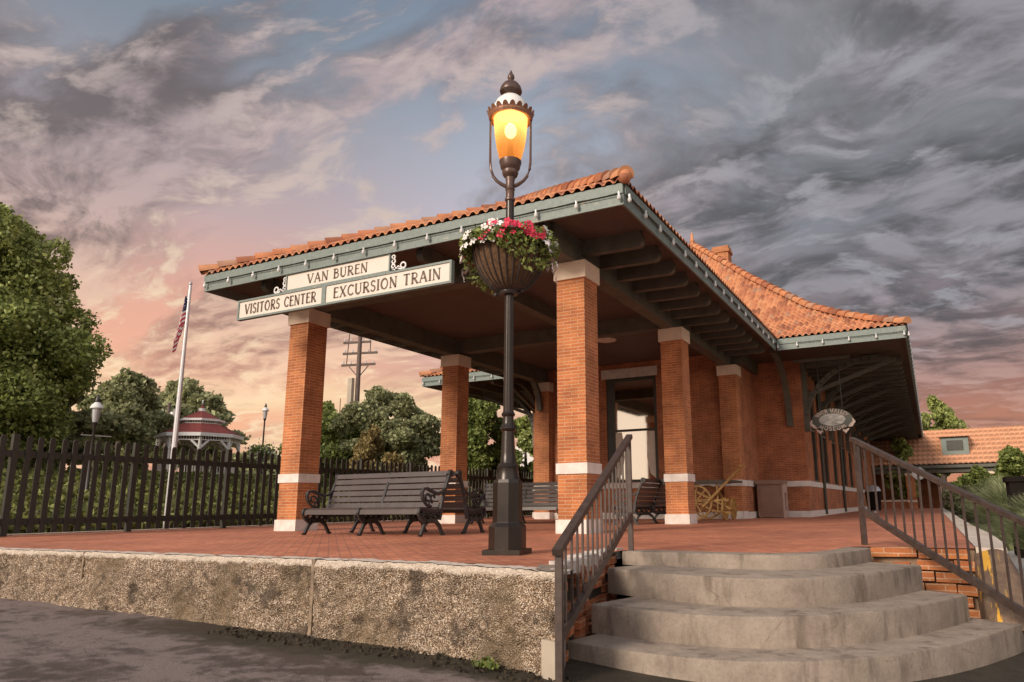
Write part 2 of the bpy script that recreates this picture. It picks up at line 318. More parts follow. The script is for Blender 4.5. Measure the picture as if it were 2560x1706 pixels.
def mk_lampglass():
    m, t = mat('lit_amber_glass'); o = obc(t); t.n.remove(t.b)
    s = t.new('ShaderNodeSeparateXYZ'); t.l.new(o, s.inputs[0]); z = s.outputs[2]
    tr = t.new('ShaderNodeBsdfTranslucent'); tr.inputs[0].default_value = (1.,.60,.24,1)
    em = t.new('ShaderNodeEmission'); t.put(em.inputs[0], t.ramp(t.rng(z, 4.63, 5.2), [(0, (1.,.26,.03)), (.5, (1.,.42,.08)), (1, (1.,.60,.20))])); em.inputs[1].default_value = .30
    ad = t.new('ShaderNodeAddShader'); t.l.new(tr.outputs[0], ad.inputs[0]); t.l.new(em.outputs[0], ad.inputs[1]); tp_ = t.new('ShaderNodeBsdfTransparent'); tp_.inputs[0].default_value = (1,.80,.5,1); mx = t.new('ShaderNodeMixShader'); mx.inputs[0].default_value = .32; t.l.new(ad.outputs[0], mx.inputs[1]); t.l.new(tp_.outputs[0], mx.inputs[2]); t.l.new(mx.outputs[0], t.n['Material Output'].inputs[0]); return m
def mk_bulbglow():
    m, t = mat('glowing_bulb'); t.b.inputs['Emission Color'].default_value = (1,.80,.50,1); t.b.inputs['Emission Strength'].default_value = 4; return m
M_['glow'] = mk_bulbglow()
M_['lampglass'] = mk_lampglass()

# ------------------------------------------------------------------ mesh builder
class MB:
    def __init__(s): s.v = []; s.f = []; s.uv = []; s.mi = []; s.cur = 0
    def face(s, pts, uv=None):
        i = len(s.v); s.v += [tuple(p) for p in pts]; s.f.append(tuple(range(i, i+len(pts))))
        if uv is None: uv = autouv(pts)
        s.uv += uv; s.mi.append(s.cur)
    def box(s, x0, x1, y0, y1, z0, z1):
        p = [(x0,y0,z0),(x1,y0,z0),(x1,y1,z0),(x0,y1,z0),(x0,y0,z1),(x1,y0,z1),(x1,y1,z1),(x0,y1,z1)]
        for f in ((0,1,5,4),(1,2,6,5),(2,3,7,6),(3,0,4,7),(4,5,6,7),(3,2,1,0)): s.face([p[i] for i in f])
    def prism(s, poly, z0, z1):     # poly ccw in xy
        n = len(poly)
        for i in range(n):
            a, b = poly[i], poly[(i+1) % n]; s.face([(a[0],a[1],z0),(b[0],b[1],z0),(b[0],b[1],z1),(a[0],a[1],z1)])
        s.face([(a[0],a[1],z1) for a in poly]); s.face([(a[0],a[1],z0) for a in reversed(poly)])
    def obox(s, a, b, wd, h, up=(0,0,1)):   # bar from a to b, width wd, height h
        a, b = Vector(a), Vector(b); dd = (b-a).normalized(); upv = Vector(up)
        if abs(dd.dot(upv)) > .98: upv = Vector((0,1,0))
        sd_ = dd.cross(upv).normalized(); u2 = sd_.cross(dd).normalized()
        c4 = [(-1,-1),(1,-1),(1,1),(-1,1)]
        A = [a+sd_*(i*wd/2)+u2*(j*h/2) for i, j in c4]; B = [b+sd_*(i*wd/2)+u2*(j*h/2) for i, j in c4]
        for k in range(4): s.face([A[k], A[(k+1)%4], B[(k+1)%4], B[k]])
        s.face(A[::-1]); s.face(B)
    def tube(s, pts, r, n=8, cap=True):
        pts = [Vector(p) for p in pts]; rr = r if isinstance(r, (list, tuple)) else [r]*len(pts)
        rings = []
        for i, p in enumerate(pts):
            t_ = (pts[min(i+1, len(pts)-1)]-pts[max(i-1, 0)]).normalized()
            ref = Vector((0,0,1)) if abs(t_.z) < .9 else Vector((0,1,0))
            a = t_.cross(ref).normalized(); b = a.cross(t_).normalized()
            rings.append([p+(a*math.cos(2*math.pi*k/n)+b*math.sin(2*math.pi*k/n))*rr[i] for k in range(n)])
        for i in range(len(rings)-1):
            for k in range(n): s.face([rings[i][k], rings[i][(k+1)%n], rings[i+1][(k+1)%n], rings[i+1][k]][::-1])
        if cap: s.face(rings[0]); s.face(rings[-1][::-1])
    def lathe(s, prof, n=24, c=(0,0), rot=0):
        P = [[(c[0]+r*math.cos(2*math.pi*k/n+rot), c[1]+r*math.sin(2*math.pi*k/n+rot), z) for k in range(n)] for r, z in prof]
        for i in range(len(P)-1):
            for k in range(n): s.face([P[i][k], P[i][(k+1)%n], P[i+1][(k+1)%n], P[i+1][k]])
    def ribbon(s, pts, wd, thick, axis='x', at=0):
        # 2D polyline (a,b) thickened in its plane, extruded along axis by thick
        P = [Vector((p[0], p[1])) for p in pts]; n = len(P); W = wd if isinstance(wd, (list, tuple)) else [wd]*n
        L, Rr = [], []
        for i in range(n):
            t_ = (P[min(i+1, n-1)]-P[max(i-1, 0)]).normalized(); nn = Vector((-t_.y, t_.x))
            L.append(P[i]+nn*W[i]/2); Rr.append(P[i]-nn*W[i]/2)
        def to(p, o_): return (at+o_, p.x, p.y) if axis == 'x' else (p.x, at+o_, p.y)
        h = thick/2
        for i in range(n-1):
            q4 = [L[i], L[i+1], Rr[i+1], Rr[i]]
            s.face([to(p, h) for p in q4][::-1]); s.face([to(p, -h) for p in q4])
            s.face([to(L[i], -h), to(L[i], h), to(L[i+1], h), to(L[i+1], -h)]); s.face([to(Rr[i], h), to(Rr[i], -h), to(Rr[i+1], -h), to(Rr[i+1], h)])
        s.face([to(L[0], -h), to(Rr[0], -h), to(Rr[0], h), to(L[0], h)]); s.face([to(L[-1], h), to(Rr[-1], h), to(Rr[-1], -h), to(L[-1], -h)])
    def sphere(s, c, r, n=8, m=6, sz=1):
        prof = [(max(1e-4, r*math.sin(math.pi*i/m)), c[2]-sz*r*math.cos(math.pi*i/m)) for i in range(m+1)]
        s.lathe(prof, n, (c[0], c[1]))
    def build(s, name, material, parent=None, smooth=False, weld=False):
        me = bpy.data.meshes.new(name); me.from_pydata(s.v, [], s.f)
        uvl = me.uv_layers.new(name='UV'); uvl.data.foreach_set('uv', np.array(s.uv, dtype=np.float32).ravel())
        mats = material if isinstance(material, list) else [material]
        for m in mats: me.materials.append(M_[m] if isinstance(m, str) else m)
        if len(mats) > 1: me.polygons.foreach_set('material_index', s.mi)
        if smooth or weld:
            import bmesh
            bm = bmesh.new(); bm.from_mesh(me); bmesh.ops.remove_doubles(bm, verts=bm.verts, dist=1e-4); bm.to_mesh(me); bm.free()
        if smooth:
            me.polygons.foreach_set('use_smooth', [True]*len(me.polygons)); me.set_sharp_from_angle(angle=R(38))
        me.update(); o = bpy.data.objects.new(name, me); C.objects.link(o)
        if parent: o.parent = parent
        return o
def autouv(pts):
    a, b, c_ = Vector(pts[0]), Vector(pts[1]), Vector(pts[2]); n = (b-a).cross(c_-a)
    ax, ay, az = abs(n.x), abs(n.y), abs(n.z)
    if az >= ax and az >= ay: return [(p[0], p[1]) for p in pts]
    if ay >= ax: return [(p[0], p[2]) for p in pts]
    return [(p[1], p[2]) for p in pts]
def tag(o, label, cat, group=None, kind=None):
    if kind: o['kind'] = kind
    o['label'] = label
    if cat: o['category'] = cat
    if group: o['group'] = group
    return o
def thing(name, label, cat, loc=(0,0,0), rz=0, group=None):
    o = bpy.data.objects.new(name, None); C.objects.link(o); o.location = loc; o.rotation_euler = (0,0,rz); o.empty_display_size = .2
    return tag(o, label, cat, group)
def part(name, parent=None):
    o = bpy.data.objects.new(name, None); C.objects.link(o); o.parent = parent; return o
def copy_tree(o, parent=None):
    c_ = o.copy(); C.objects.link(c_); c_.parent = parent
    for ch in list(o.children): copy_tree(ch, c_)
    return c_
def gridmesh(name, V, nu, nv, material, parent=None, uv=None, smooth=True, attr=None):
    me = bpy.data.meshes.new(name)
    i = np.arange((nv-1)*(nu-1)); r_, c_ = i//(nu-1), i % (nu-1); a = r_*nu+c_
    Fc = np.stack([a, a+1, a+nu+1, a+nu], 1)
    P = V.reshape(-1, 3)
    A = P[Fc]; area = np.linalg.norm(np.cross(A[:,2]-A[:,0], A[:,3]-A[:,1]), axis=1); Fc = Fc[area > 1e-7]
    me.vertices.add(len(P)); me.vertices.foreach_set('co', P.astype(np.float32).ravel())
    me.loops.add(Fc.size); me.loops.foreach_set('vertex_index', Fc.astype(np.int32).ravel())
    me.polygons.add(len(Fc)); me.polygons.foreach_set('loop_start', np.arange(0, Fc.size, 4, dtype=np.int32)); me.polygons.foreach_set('loop_total', np.full(len(Fc), 4, dtype=np.int32))
    me.update(calc_edges=True)
    if uv is not None:
        l = me.uv_layers.new(name='UV'); l.data.foreach_set('uv', uv.reshape(-1, 2)[Fc.ravel()].astype(np.float32).ravel())
    if attr is not None:
        at = me.attributes.new('edge', 'FLOAT', 'POINT'); at.data.foreach_set('value', attr.astype(np.float32).ravel())
    me.validate(); me.polygons.foreach_set('use_smooth', [smooth]*len(me.polygons))
    me.materials.append(M_[material]); o = bpy.data.objects.new(name, me); C.objects.link(o)
    if parent: o.parent = parent
    return o
def quads(name, P4, material, parent=None):
    n = len(P4); me = bpy.data.meshes.new(name)
    me.vertices.add(n*4); me.vertices.foreach_set('co', P4.astype(np.float32).ravel())
    me.loops.add(n*4); me.loops.foreach_set('vertex_index', np.arange(n*4, dtype=np.int32))
    me.polygons.add(n); me.polygons.foreach_set('loop_start', np.arange(0, n*4, 4, dtype=np.int32)); me.polygons.foreach_set('loop_total', np.full(n, 4, dtype=np.int32))
    me.update(calc_edges=True); me.materials.append(M_[material]); o = bpy.data.objects.new(name, me); C.objects.link(o)
    if parent: o.parent = parent
    return o
def leafquads(pos, size, elong=1.5, droop=0):
    n = len(pos); a = rng.normal(size=(n,3)); a[:,2] -= droop; a /= np.linalg.norm(a, axis=1)[:,None]
    b = np.cross(a, rng.normal(size=(n,3))); b /= np.linalg.norm(b, axis=1)[:,None]
    s_ = (size*rng.uniform(.6, 1.35, n))[:,None]; a = a*s_*elong/2; b = b*s_/2
    return np.stack([pos-a, pos-b*.9+a*.1, pos+a, pos+b*.9+a*.1], 1)

# ------------------------------------------------------------------ ground and roads
def road_z(x, y):
    x = np.asarray(x, float); y = np.asarray(y, float)
    z = np.interp(x, [-30, -10, -6, 0, 3, 6.5, 12, 30], [-.45, -.56, -.60, -.72, -.775, -.875, -.9, -.9])
    return z + np.clip((-y-9)*.004, -.02, .1)
xs = np.concatenate([np.linspace(-400,-30,12), np.linspace(-28,14,85), np.linspace(16,400,14)]); ys = np.concatenate([np.linspace(-300,-20,10), np.linspace(-18,-2,33), np.linspace(0,60,20), np.linspace(80,900,10)])
X, Y = np.meshgrid(xs, ys); Z = road_z(X, Y) - .0
Z = np.where(Y > -2.5, Z-.03, Z)
g = gridmesh('ground', np.stack([X, Y, Z], -1), len(xs), len(ys), 'asphalt'); tag(g, 'dark mottled asphalt road in front of the raised brick platform', None, kind='structure')
# platform surface polygon
front = [(-16,-6.25),(-2.5,-6.25),(0,-6.24),(1.6,-6.28),(2.4,-6.42),(2.72,-6.5)]
e1 = [(2.48,-4.33),(3.01,-4.35),(3.61,-4.49),(4.15,-4.56),(4.62,-4.42),(4.84,-3.95),(4.98,-3.0)]
inner = [(2.42,-4.12),(3.02,-4.12),(3.6,-4.25),(4.1,-4.3),(4.45,-4.2),(4.62,-3.85),(4.74,-3.0)]
b = MB(); plat = front+[(2.4,-5.4)]+inner+[(4.76,-2.71),(6.04,-2.71),(6.06,60),(-16,60)]
b.face([(x,y,0) for x,y in plat]); p_ = b.build('platform', 'paver'); tag(p_, 'raised platform paved in red clay brick round the depot', None, kind='structure')

# kerb wall (pebbled front) : one thing with cast sections
kw = thing('retaining_wall', 'rough pebbled retaining wall with pale cap along the platform front', 'retaining wall', (0,-6.5,-.7))
def kerb_y(x): return np.interp(x, [-16, 0, 1.6, 2.57, 3.02], [-6.45, -6.47, -6.52, -6.73, -6.86])
def section(x0, x1, top_dz=0):
    nu, nv = int((x1-x0)/.028), 34
    xx = np.linspace(x0, x1, nu); tt = np.linspace(0, 1, nv)
    V = np.zeros((nv, nu, 3)); E = np.zeros((nv, nu))
    for i, x in enumerate(xx):
        zb = float(road_z(x, -6.5))-.06; ed = min(x-x0, x1-x)
        rx = .03*max(0, 1-ed/.03)
        for j, t_ in enumerate(tt):
            z = zb + t_*(0.004+top_dz-zb); q3 = (x*2.2, 0, z*2.2)
            dpt = .040*mnoise.noise((x*8, 3, z*8)) + .030*mnoise.noise((x*21, 7, z*21)) + .075*mnoise.noise((x*1.6, 1, z*2.2))
            low = max(0, 1-(z-zb)/.22)
            dpt = dpt*(1-.85*max(0, (t_-.90)/.10)) - .0 + .05*low*(.6+mnoise.noise((x*3.1, 5, .3)))
            V[j,i] = (x, kerb_y(x)-dpt+rx + (.02*max(0,(t_-.95)/.05)), z + (.014*mnoise.noise((x*3.1,2,0))+.010*mnoise.noise((x*13,2,0))-.004 if t_ > .97 else 0))
            E[j,i] = max(1.2*max(0, (t_-.86)/.14), .62*max(0, low-.25)*(.6+1.2*mnoise.noise((x*1.3, 8, 0))))
    o = gridmesh('wall_section', V, nu, nv, 'pebble', None, attr=E); o.parent = kw; o.matrix_parent_inverse = Matrix.Translation((0,6.5,.7))
    # cap strip
    nv2 = 6; V2 = np.zeros((nv2, nu, 3))
    for j in range(nv2):
        s_ = j/(nv2-1)
        for i, x in enumerate(xx):
            V2[j,i] = (x, V[-1,i,1]+s_*(.235 + .03*mnoise.noise((x*2.3,4,1))*(s_)), V[-1,i,2]+.006+.006*mnoise.noise((x*8, s_*3, 0)) - .010*(s_ > .99))
    o = gridmesh('wall_cap', V2, nu, nv2, 'kerbtop'); o.parent = kw; o.matrix_parent_inverse = Matrix.Translation((0,6.5,.7))
for x0, x1 in ((-15.9,-10.6),(-10.57,-6.9),(-6.87,-3.97),(-3.95,-.05),(-.005,3.02)): section(x0, x1)
def adopt(o, par):      # parent while keeping world-space vertex coordinates
    o.parent = par; o.matrix_parent_inverse = par_inv(par); return o
def par_inv(par): return (Matrix.Translation(par.location) @ par.rotation_euler.to_matrix().to_4x4()).inverted()
b = MB(); b.box(-.048,-.006,-6.455,-6.3,-.8,.0); b.box(-3.975,-3.945,-6.445,-6.3,-.75,0); b.box(-6.88,-6.86,-6.44,-6.3,-.7,0)
adopt(b.build('wall_joint', simple('sooty_joint_mortar', (.22,.16,.11), .9, .5, 14, .6)), kw)
b = MB(); b.face([(3.02,-6.86,-.85),(2.72,-6.2,-.85),(2.72,-6.2,.005),(3.02,-6.86,.005)])
b.face([(3.02,-6.86,.006),(2.72,-6.2,.006),(2.5,-6.3,.006),(2.7,-6.7,.006)])
adopt(b.build('wall_end', 'concrete'), kw)
# smooth cream patch at the foot of the corner
b = MB(); b.prism([(2.84,-6.86),(2.99,-6.92),(3.04,-6.87),(2.95,-6.78)], -.85, -.50)
adopt(b.build('wall_foot', 'stonefar'), kw)

# broken brickwork beside the steps (left)
sb = thing('broken_brickwork', 'crumbling red brick and white stone edge left of the steps', 'brickwork', (2.5,-5.2,-.5))
b = MB(); rb = random.Random(3)
for row in range(9):
    z = -.09-row*.092; yy = -6.42
    while yy < -4.25:
        L_ = rb.uniform(.16,.26); x = 2.93-(yy+6.88)*.205-.06+rb.uniform(-.045,.045)
        if rb.random() > .22: b.obox((x-.1, yy, z), (x-.1-.04, yy+L_-.015, z), .2, .08)
        yy += L_
adopt(b.build('brick_courses', mkb := 'brick_wall'), sb)
b = MB(); b.prism([(2.2,-6.3),(2.74,-6.5),(2.28,-4.2),(2.0,-4.2)], -.9, -.01); adopt(b.build('earth_fill', 'earth'), sb)
b = MB()
for k in range(9):
    yy = -6.2+k*.25; x = 2.90-(yy+6.88)*.205-.13
    c0 = Vector((x, yy, -.02)); pts = []
    b.obox(c0+Vector((rb.uniform(-.04,.04),0,rb.uniform(-.03,.0))), c0+Vector((rb.uniform(-.06,.06),.22,rb.uniform(-.03,.01))), rb.uniform(.12,.22), rb.uniform(.08,.13))
o = b.build('edge_stone', 'rubble'); adopt(o, sb)

# ------------------------------------------------------------------ steps
E2 = [(2.5,-4.79),(2.9,-5.03),(3.31,-5.22),(3.85,-5.39),(4.22,-5.40),(4.63,-5.23),(4.95,-4.83),(5.25,-4.18),(5.49,-3.4)]
E3 = [(2.72,-5.68),(3.36,-5.92),(3.9,-5.98),(4.39,-5.89),(4.84,-5.61),(5.27,-5.07),(5.65,-4.37),(5.88,-3.66)]
E4 = [(2.7,-6.14),(3.33,-6.36),(3.87,-6.44),(4.32,-6.39),(4.75,-6.19),(5.17,-5.86),(5.58,-5.32),(5.98,-4.6),(6.32,-3.63)]
E1 = e1
def smooth_poly(P, n=40):
    P = np.array(P); t_ = np.concatenate([[0], np.cumsum(np.linalg.norm(np.diff(P, axis=0), axis=1))]); 
    # Catmull-Rom sampling
    out_ = []
    for k in range(len(P)-1):
        p0, p1, p2, p3 = P[max(k-1,0)], P[k], P[k+1], P[min(k+2,len(P)-1)]
        for s_ in np.linspace(0, 1, 7)[:-1]:
            out_.append(.5*((2*p1)+(-p0+p2)*s_+(2*p0-5*p1+4*p2-p3)*s_**2+(-p0+3*p1-3*p2+p3)*s_**3))
    out_.append(P[-1]); Q = np.array(out_)
    for _ in range(70): Q[1:-1] = .5*Q[1:-1]+.25*(Q[:-2]+Q[2:])
    return [tuple(x) for x in Q]
def off(P, d_):   # shrink inward
    out_ = []
    for i in range(len(P)):
        a, c_ = Vector(P[max(i-1,0)]), Vector(P[min(i+1,len(P)-1)]); t_ = (c_-a).normalized(); n_ = Vector((-t_.y, t_.x)); out_.append((P[i][0]+n_.x*d_, P[i][1]+n_.y*d_))
    return out_
st = thing('concrete_steps', 'flight of four worn concrete steps curving round the platform corner', 'steps', (4.5,-4.5,-.88))
def step(P, back, z, zb):
    P = smooth_poly(P); b = MB(); r = .022
    prof = [(0, zb), (0, z-r), (r*.3, z-r*.3), (r, z)]
    rings = [[(x, y, zz) for x, y in off(P, dd)] for dd, zz in prof]
    for k in range(len(rings)-1):
        for i in range(len(P)-1): b.face([rings[k][i], rings[k][i+1], rings[k+1][i+1], rings[k+1][i]])
    top = rings[-1]; n = len(top)
    bk = [(back(x, y)) for x, y, _ in top]
    for i in range(n-1): b.face([top[i], top[i+1], (*bk[i+1], z), (*bk[i], z)])
    for i, rev in ((0, False), (n-1, True)):
        f = [(*P[i], zb), (*P[i], z-r), top[i], (*bk[i], z), (*bk[i], zb)]; b.face(f if rev else f[::-1])
    o = b.build('step', 'concrete', None, smooth=True); adopt(o, st)
cen = Vector((3.6,-2.4))
def backer(dist):
    def f(x, y):
        v = (cen-Vector((x, y))).normalized(); return (x+v.x*dist, y+v.y*dist)
    return f
step(E1, backer(.27), .006, -.145); step(E2, backer(1.35), -.14, -.395); step(E3, backer(1.3), -.39, -.645); step(E4, backer(1.1), -.64, -1.0)

# brick face right of the steps
bw = thing('low_brick_wall', 'low orange brick wall under the platform edge right of the steps', 'brick wall', (5.5,-2.7,-.5))
b = MB(); rb = random.Random(11)
for row in range(7):
    z = -.058-row*.128; x = 4.96 + (row % 2)*-.17
    while x < 6.0:
        L_ = (.36 if row else .52)*rb.uniform(.85,1.1)
        x1 = min(x+L_-.02, 6.02)
        miss = (row == 1 and x < 5.3) or (row >= 3 and rb.random() < .25)
        if not miss and x1-x > .06:
            dz = rb.uniform(-.008,.008); a_ = rb.uniform(-.012,.012); b.obox((x,-2.66-rb.uniform(0,.03),z+dz),(x1,-2.66-rb.uniform(0,.03),z+dz+a_),.14,.104)
        elif x1-x > .1: b.obox((x+.05,-2.63,z-.02),(x1-.06,-2.62,z-.01),.14,.07)
        x += L_
adopt(b.build('brick_courses', 'brick'), bw)
b = MB(); b.box(4.5,6.03,-2.66,-2.5,-1.0,-.006); adopt(b.build('mortar_bed', mk_concrete('dirty_mortar', (.20,.13,.08), (.30,.2,.13), (.09,.06,.04))), bw)
# end stone with yellow paint
def mk_yellowstone():
    m, t = mat('yellow_dripped_stone'); o = obc(t)
    n = t.noise(o, 6, 6, .65); col = t.ramp(n, [(.3, (.09,.055,.036)), (.7, (.21,.14,.095))])
    s = t.new('ShaderNodeSeparateXYZ'); t.l.new(o, s.inputs[0])
    y = t.noise(t.mapping(o, scale=(9,1.1,1.1), loc=(1.3,0,.4)), 1.4, 4, .6); mask = t.math('MULTIPLY', t.rng(y, .57, .61), t.rng(s.outputs[0], 6.27, 6.2))
    col = t.mix(mask, col, (.62,.33,.04,1)); t.put(t.b.inputs['Base Color'], col); t.b.inputs['Roughness'].default_value = .8; bump(t, n, .8, .03); return m
ks = thing('kerb_stone', 'pale curved stone kerb edging the right side of the platform', 'kerb', (6.2,5,-.3))
b = MB(); ysx = [-2.7,-1.5,0,2,5,9,14,20,30,45,59]
def kx(y): return np.interp(y, [-2.7, -1, 2, 6, 60], [6.34, 6.42, 6.42, 6.36, 6.34])
for y0, y1 in zip(ysx[:-1], ysx[1:]):
    b.face([(6.04,y0,.012),(kx(y0),y0,.008),(kx(y1),y1,.008),(6.04,y1,.012)]); b.face([(kx(y0),y0,.008),(kx(y0)+.08,y0,-.9),(kx(y1)+.08,y1,-.9),(kx(y1),y1,.008)])
b.face([(6.04,-2.7,.012),(6.04,-2.7,-.05),(6.34,-2.7,-.05),(6.34,-2.7,.008)])
adopt(b.build('kerb_top', 'kerbtop'), ks)
prof = [(-2.2,-.01),(-2.70,-.01),(-2.95,-.14),(-3.2,-.30),(-3.42,-.46),(-3.62,-.62),(-3.66,-.70),(-3.66,-1.0),(-2.2,-1.0)]
pr_ = np.array(prof[:7]); tt_ = np.linspace(0, 6, 40); py_ = np.interp(tt_, range(7), pr_[:,0]); pz_ = np.interp(tt_, range(7), pr_[:,1])
V = np.zeros((40, 15, 3))
for j_ in range(40):
    k_ = j_/39; x0_ = 6.01+.05*k_; x1_ = 6.30+.10*math.sin(k_*2.6)**1.0+.05*k_
    for i_ in range(15):
        u_ = i_/14
        if 2 <= i_ <= 12:
            uu = (i_-2)/10; ro = 1-(2*uu-1)**4; nz = mnoise.noise((uu*3, py_[j_]*5, pz_[j_]*5)); V[j_,i_] = (x0_+(x1_-x0_)*uu, py_[j_]-.03*nz*min(1,k_*3), pz_[j_]-.055*(1-ro)+.025*nz)
    V[j_,1] = V[j_,2]+np.array([-.012,0,-.10]); V[j_,0] = (x0_-.01, py_[j_]+.0, -1.0); V[j_,13] = V[j_,12]+np.array([.02,0,-.12]); V[j_,14] = (x1_+.06, py_[j_], -1.0)
o = gridmesh('end_stone', V, 15, 40, 'pebble'); o.data.materials.clear(); o.data.materials.append(mk_yellowstone()); adopt(o, ks)
# right pavement and low ground
b = MB(); b.face([(6.42,-2.2,-.62),(30,-2.2,-.62),(30,5.5,-.50),(6.42,5.5,-.50)]); o = b.build('pavement', 'walk'); tag(o, 'pale grey concrete pavement right of the platform', None, kind='structure')
b = MB(); b.face([(6.42,5.5,-.52),(60,5.5,-.52),(60,120,-.45),(6.42,120,-.45)]); b.face([(-16,60,-.2),(6.42,60,-.2),(6.42,120,-.3),(-16,120,-.3)]); o = b.build('lawn', 'grass'); tag(o, 'green planted ground right of the platform', None, kind='structure')
# brick-edged road strip bottom right
b = MB()
for k in range(26):
    a = -1.2+k*.062; c0 = Vector((4.6,-4.2)); 
    p0 = c0+Vector((math.cos(a), math.sin(a)))*2.42; p1 = c0+Vector((math.cos(a), math.sin(a)))*2.9
    b.obox((p0.x,p0.y,-.862),(p1.x,p1.y,-.866),.085,.03)
o = b.build('brick_border', 'brick_wall'); tag(o, 'border of reddish pavers round the foot of the steps', None, kind='structure')
# grass bank behind the fence
xs = np.concatenate([np.linspace(-12.1,-34,40), np.linspace(-38,-300,14)]); ys = np.concatenate([np.linspace(-60,-12,8), np.linspace(-10,40,60), np.linspace(45,300,16)])
X, Y = np.meshgrid(xs, ys); Z = -.05+2.1*np.clip((-X-12.5)/14, 0, 1)**.85
Z += .12*np.sin(X*.7+Y*.3)*np.clip((-X-12.5)/6, 0, 1)
o = gridmesh('grass_bank', np.stack([X, Y, Z], -1)[:, ::-1], len(xs), len(ys), 'grass'); tag(o, 'green grass bank rising behind the picket fence', None, kind='structure')
n = 26000; px = -12.6-rng.power(.6, n)*17; py = rng.uniform(-7, 24, n); pz = -.05+2.1*np.clip((-px-12.5)/14, 0, 1)**.85 + rng.uniform(0, .22, n)
o = quads('ground_cover', leafquads(np.stack([px, py, pz], 1), .15, 1.8), 'leafcover'); tag(o, 'low leafy ground cover on the bank behind the picket fence', 'ground cover', kind='stuff')
b = MB(); b.box(-12.05,-11.75,-16,40,-.3,.03); o = b.build('edging_kerb', 'kerbtop'); tag(o, 'thin pale concrete edging under the picket fence', 'kerb')
# ================================================================== DEPOT BUILDING
bd = thing('depot_building', 'red brick railway depot with clay tile hip roofs and an open corner porch', 'building', (-3.9,14,0))
def A(o): return adopt(o, bd)
W_ = .6; D = 7.32; S1 = 6.1; S2 = 12.1; HC = 5.22; CB = 4.87
PX0, PX1, PY0 = -9.2, 1.45, -1.45     # porch eaves
MX0, MX1, MY0, MY1 = -13.35, 5.43, 11.92, 54.0   # main eaves
def pillar(x, y, name='brick_pillar'):  # x,y = near right corner
    pl = part(name, bd); pl.matrix_parent_inverse = par_inv(bd)
    b = MB(); b.box(x-W_, x, y, y+W_, .2, CB+.01)
    # uv : run bricks round the corner from each face's own edge
    b.build('shaft', 'brick', pl)
    e = .028; b = MB(); b.box(x-W_-e, x+e, y-e, y+W_+e, 1.085, 1.285); b.build('stone_band', 'limestone', pl)
    e = .035; b = MB(); b.box(x-W_-e, x+e, y-e, y+W_+e, 0, .25); b.build('stone_base', 'limestone', pl)
    e = .045; b = MB(); b.box(x-W_-e, x+e, y-e, y+W_+e, CB, HC); b.build('stone_cap', 'caststone', pl)
for x, y in ((0,0),(-D,0),(0,S1),(-D,S1)): pillar(x, y)
pillar(-D, S2); pillar(0, S2)
# walls
b = MB()
WY = 12.42
wx0, wx1, wz0, wz1 = -5.02, -3.02, 1.3, 5.17
b.box(-7.92, wx0, WY, WY+.3, 0, 5.8); b.box(wx1, -.6, WY, WY+.3, 0, 5.8); b.box(wx0, wx1, WY, WY+.3, 0, wz0); b.box(wx0, wx1, WY, WY+.3, wz1, 5.8)
b.box(-.3, -.0, S2+.6, 15.0, 0, 5.8); b.box(-7.92, -7.6, S2+.6, 15.0, 0, 5.8)
b.box(-.3, 1.72, 15.0, 15.35, 0, 5.8); b.box(-9.64, -7.62, 15.0, 15.35, 0, 5.8)
b.box(-9.64, -9.3, 15.35, 48, 0, 5.8); b.box(-9.64, 1.72, 47.7, 48, 0, 5.8)
wins = [(16.72,18.12),(19.81,21.47),(23.0,24.7),(27.0,28.85),(30.4,32.2),(34,35.8),(37.6,39.4),(41.2,43)]
yy = 15.35
for a, c_ in wins:
    b.box(1.42, 1.72, yy, a, 0, 5.8); b.box(1.42, 1.72, a, c_, 0, 1.25); b.box(1.42, 1.72, a, c_, 4.9, 5.8); yy = c_
b.box(1.42, 1.72, yy, 47.7, 0, 5.8)
A(b.build('wall', 'brick_wall'))
b = MB(); e = .03
def bandrun(z0, z1):
    b.box(-7.3, -.64, WY-e-.015, WY+.05, z0, z1); b.box(-.2, e+.02, S2+.66, 15.0-e, z0, z1); b.box(e+.02, 1.72+e, 15.0-e, 15.1, z0, z1); b.box(1.6, 1.72+e, 15.1, 48, z0, z1); b.box(-9.67,-7.9, 15.0-e, 15.1, z0, z1)
bandrun(1.085, 1.285); A(b.build('stone_band', 'limestone'))
b = MB(); e = .045; bandrun(0, .22); A(b.build('stone_base', 'limestone'))
b = MB(); b.box(-5.2, -2.95, WY-.04, WY+.1, 5.17, 5.52); A(b.build('lintel', 'limestone'))
# front window
def window(x0, x1, y, z0, z1, mid_, axis='y', parent=None):
    wn = part('window', bd); wn.matrix_parent_inverse = par_inv(bd)
    def bx(b, u0, u1, d0, d1, z0_, z1_):
        if axis == 'y': b.box(u0, u1, y+d0, y+d1, z0_, z1_)
        else: b.box(y-d1, y-d0, u0, u1, z0_, z1_)
    b = MB(); f = .10
    bx(b, x0, x0+.30 if axis == 'y' else x0+f, .05, .2, z0, z1); bx(b, x1-.12, x1, .05, .2, z0, z1)
    xl = x0+.30 if axis == 'y' else x0+f
    bx(b, xl, x1-.12, .05, .2, z1-.13, z1); bx(b, xl, x1-.12, .05, .2, z0, z0+.1); bx(b, xl, x1-.12, .04, .2, mid_-.04, mid_+.04)
    b.build('frame', 'frame', wn)
    b = MB(); bx(b, xl, x1-.12, .10, .115, z0+.1, z1-.13); b.build('pane', 'mirror' if axis == 'y' else 'glass', wn)
    return wn, xl
wn, xl = window(wx0, wx1, WY, wz0, wz1, 3.2)
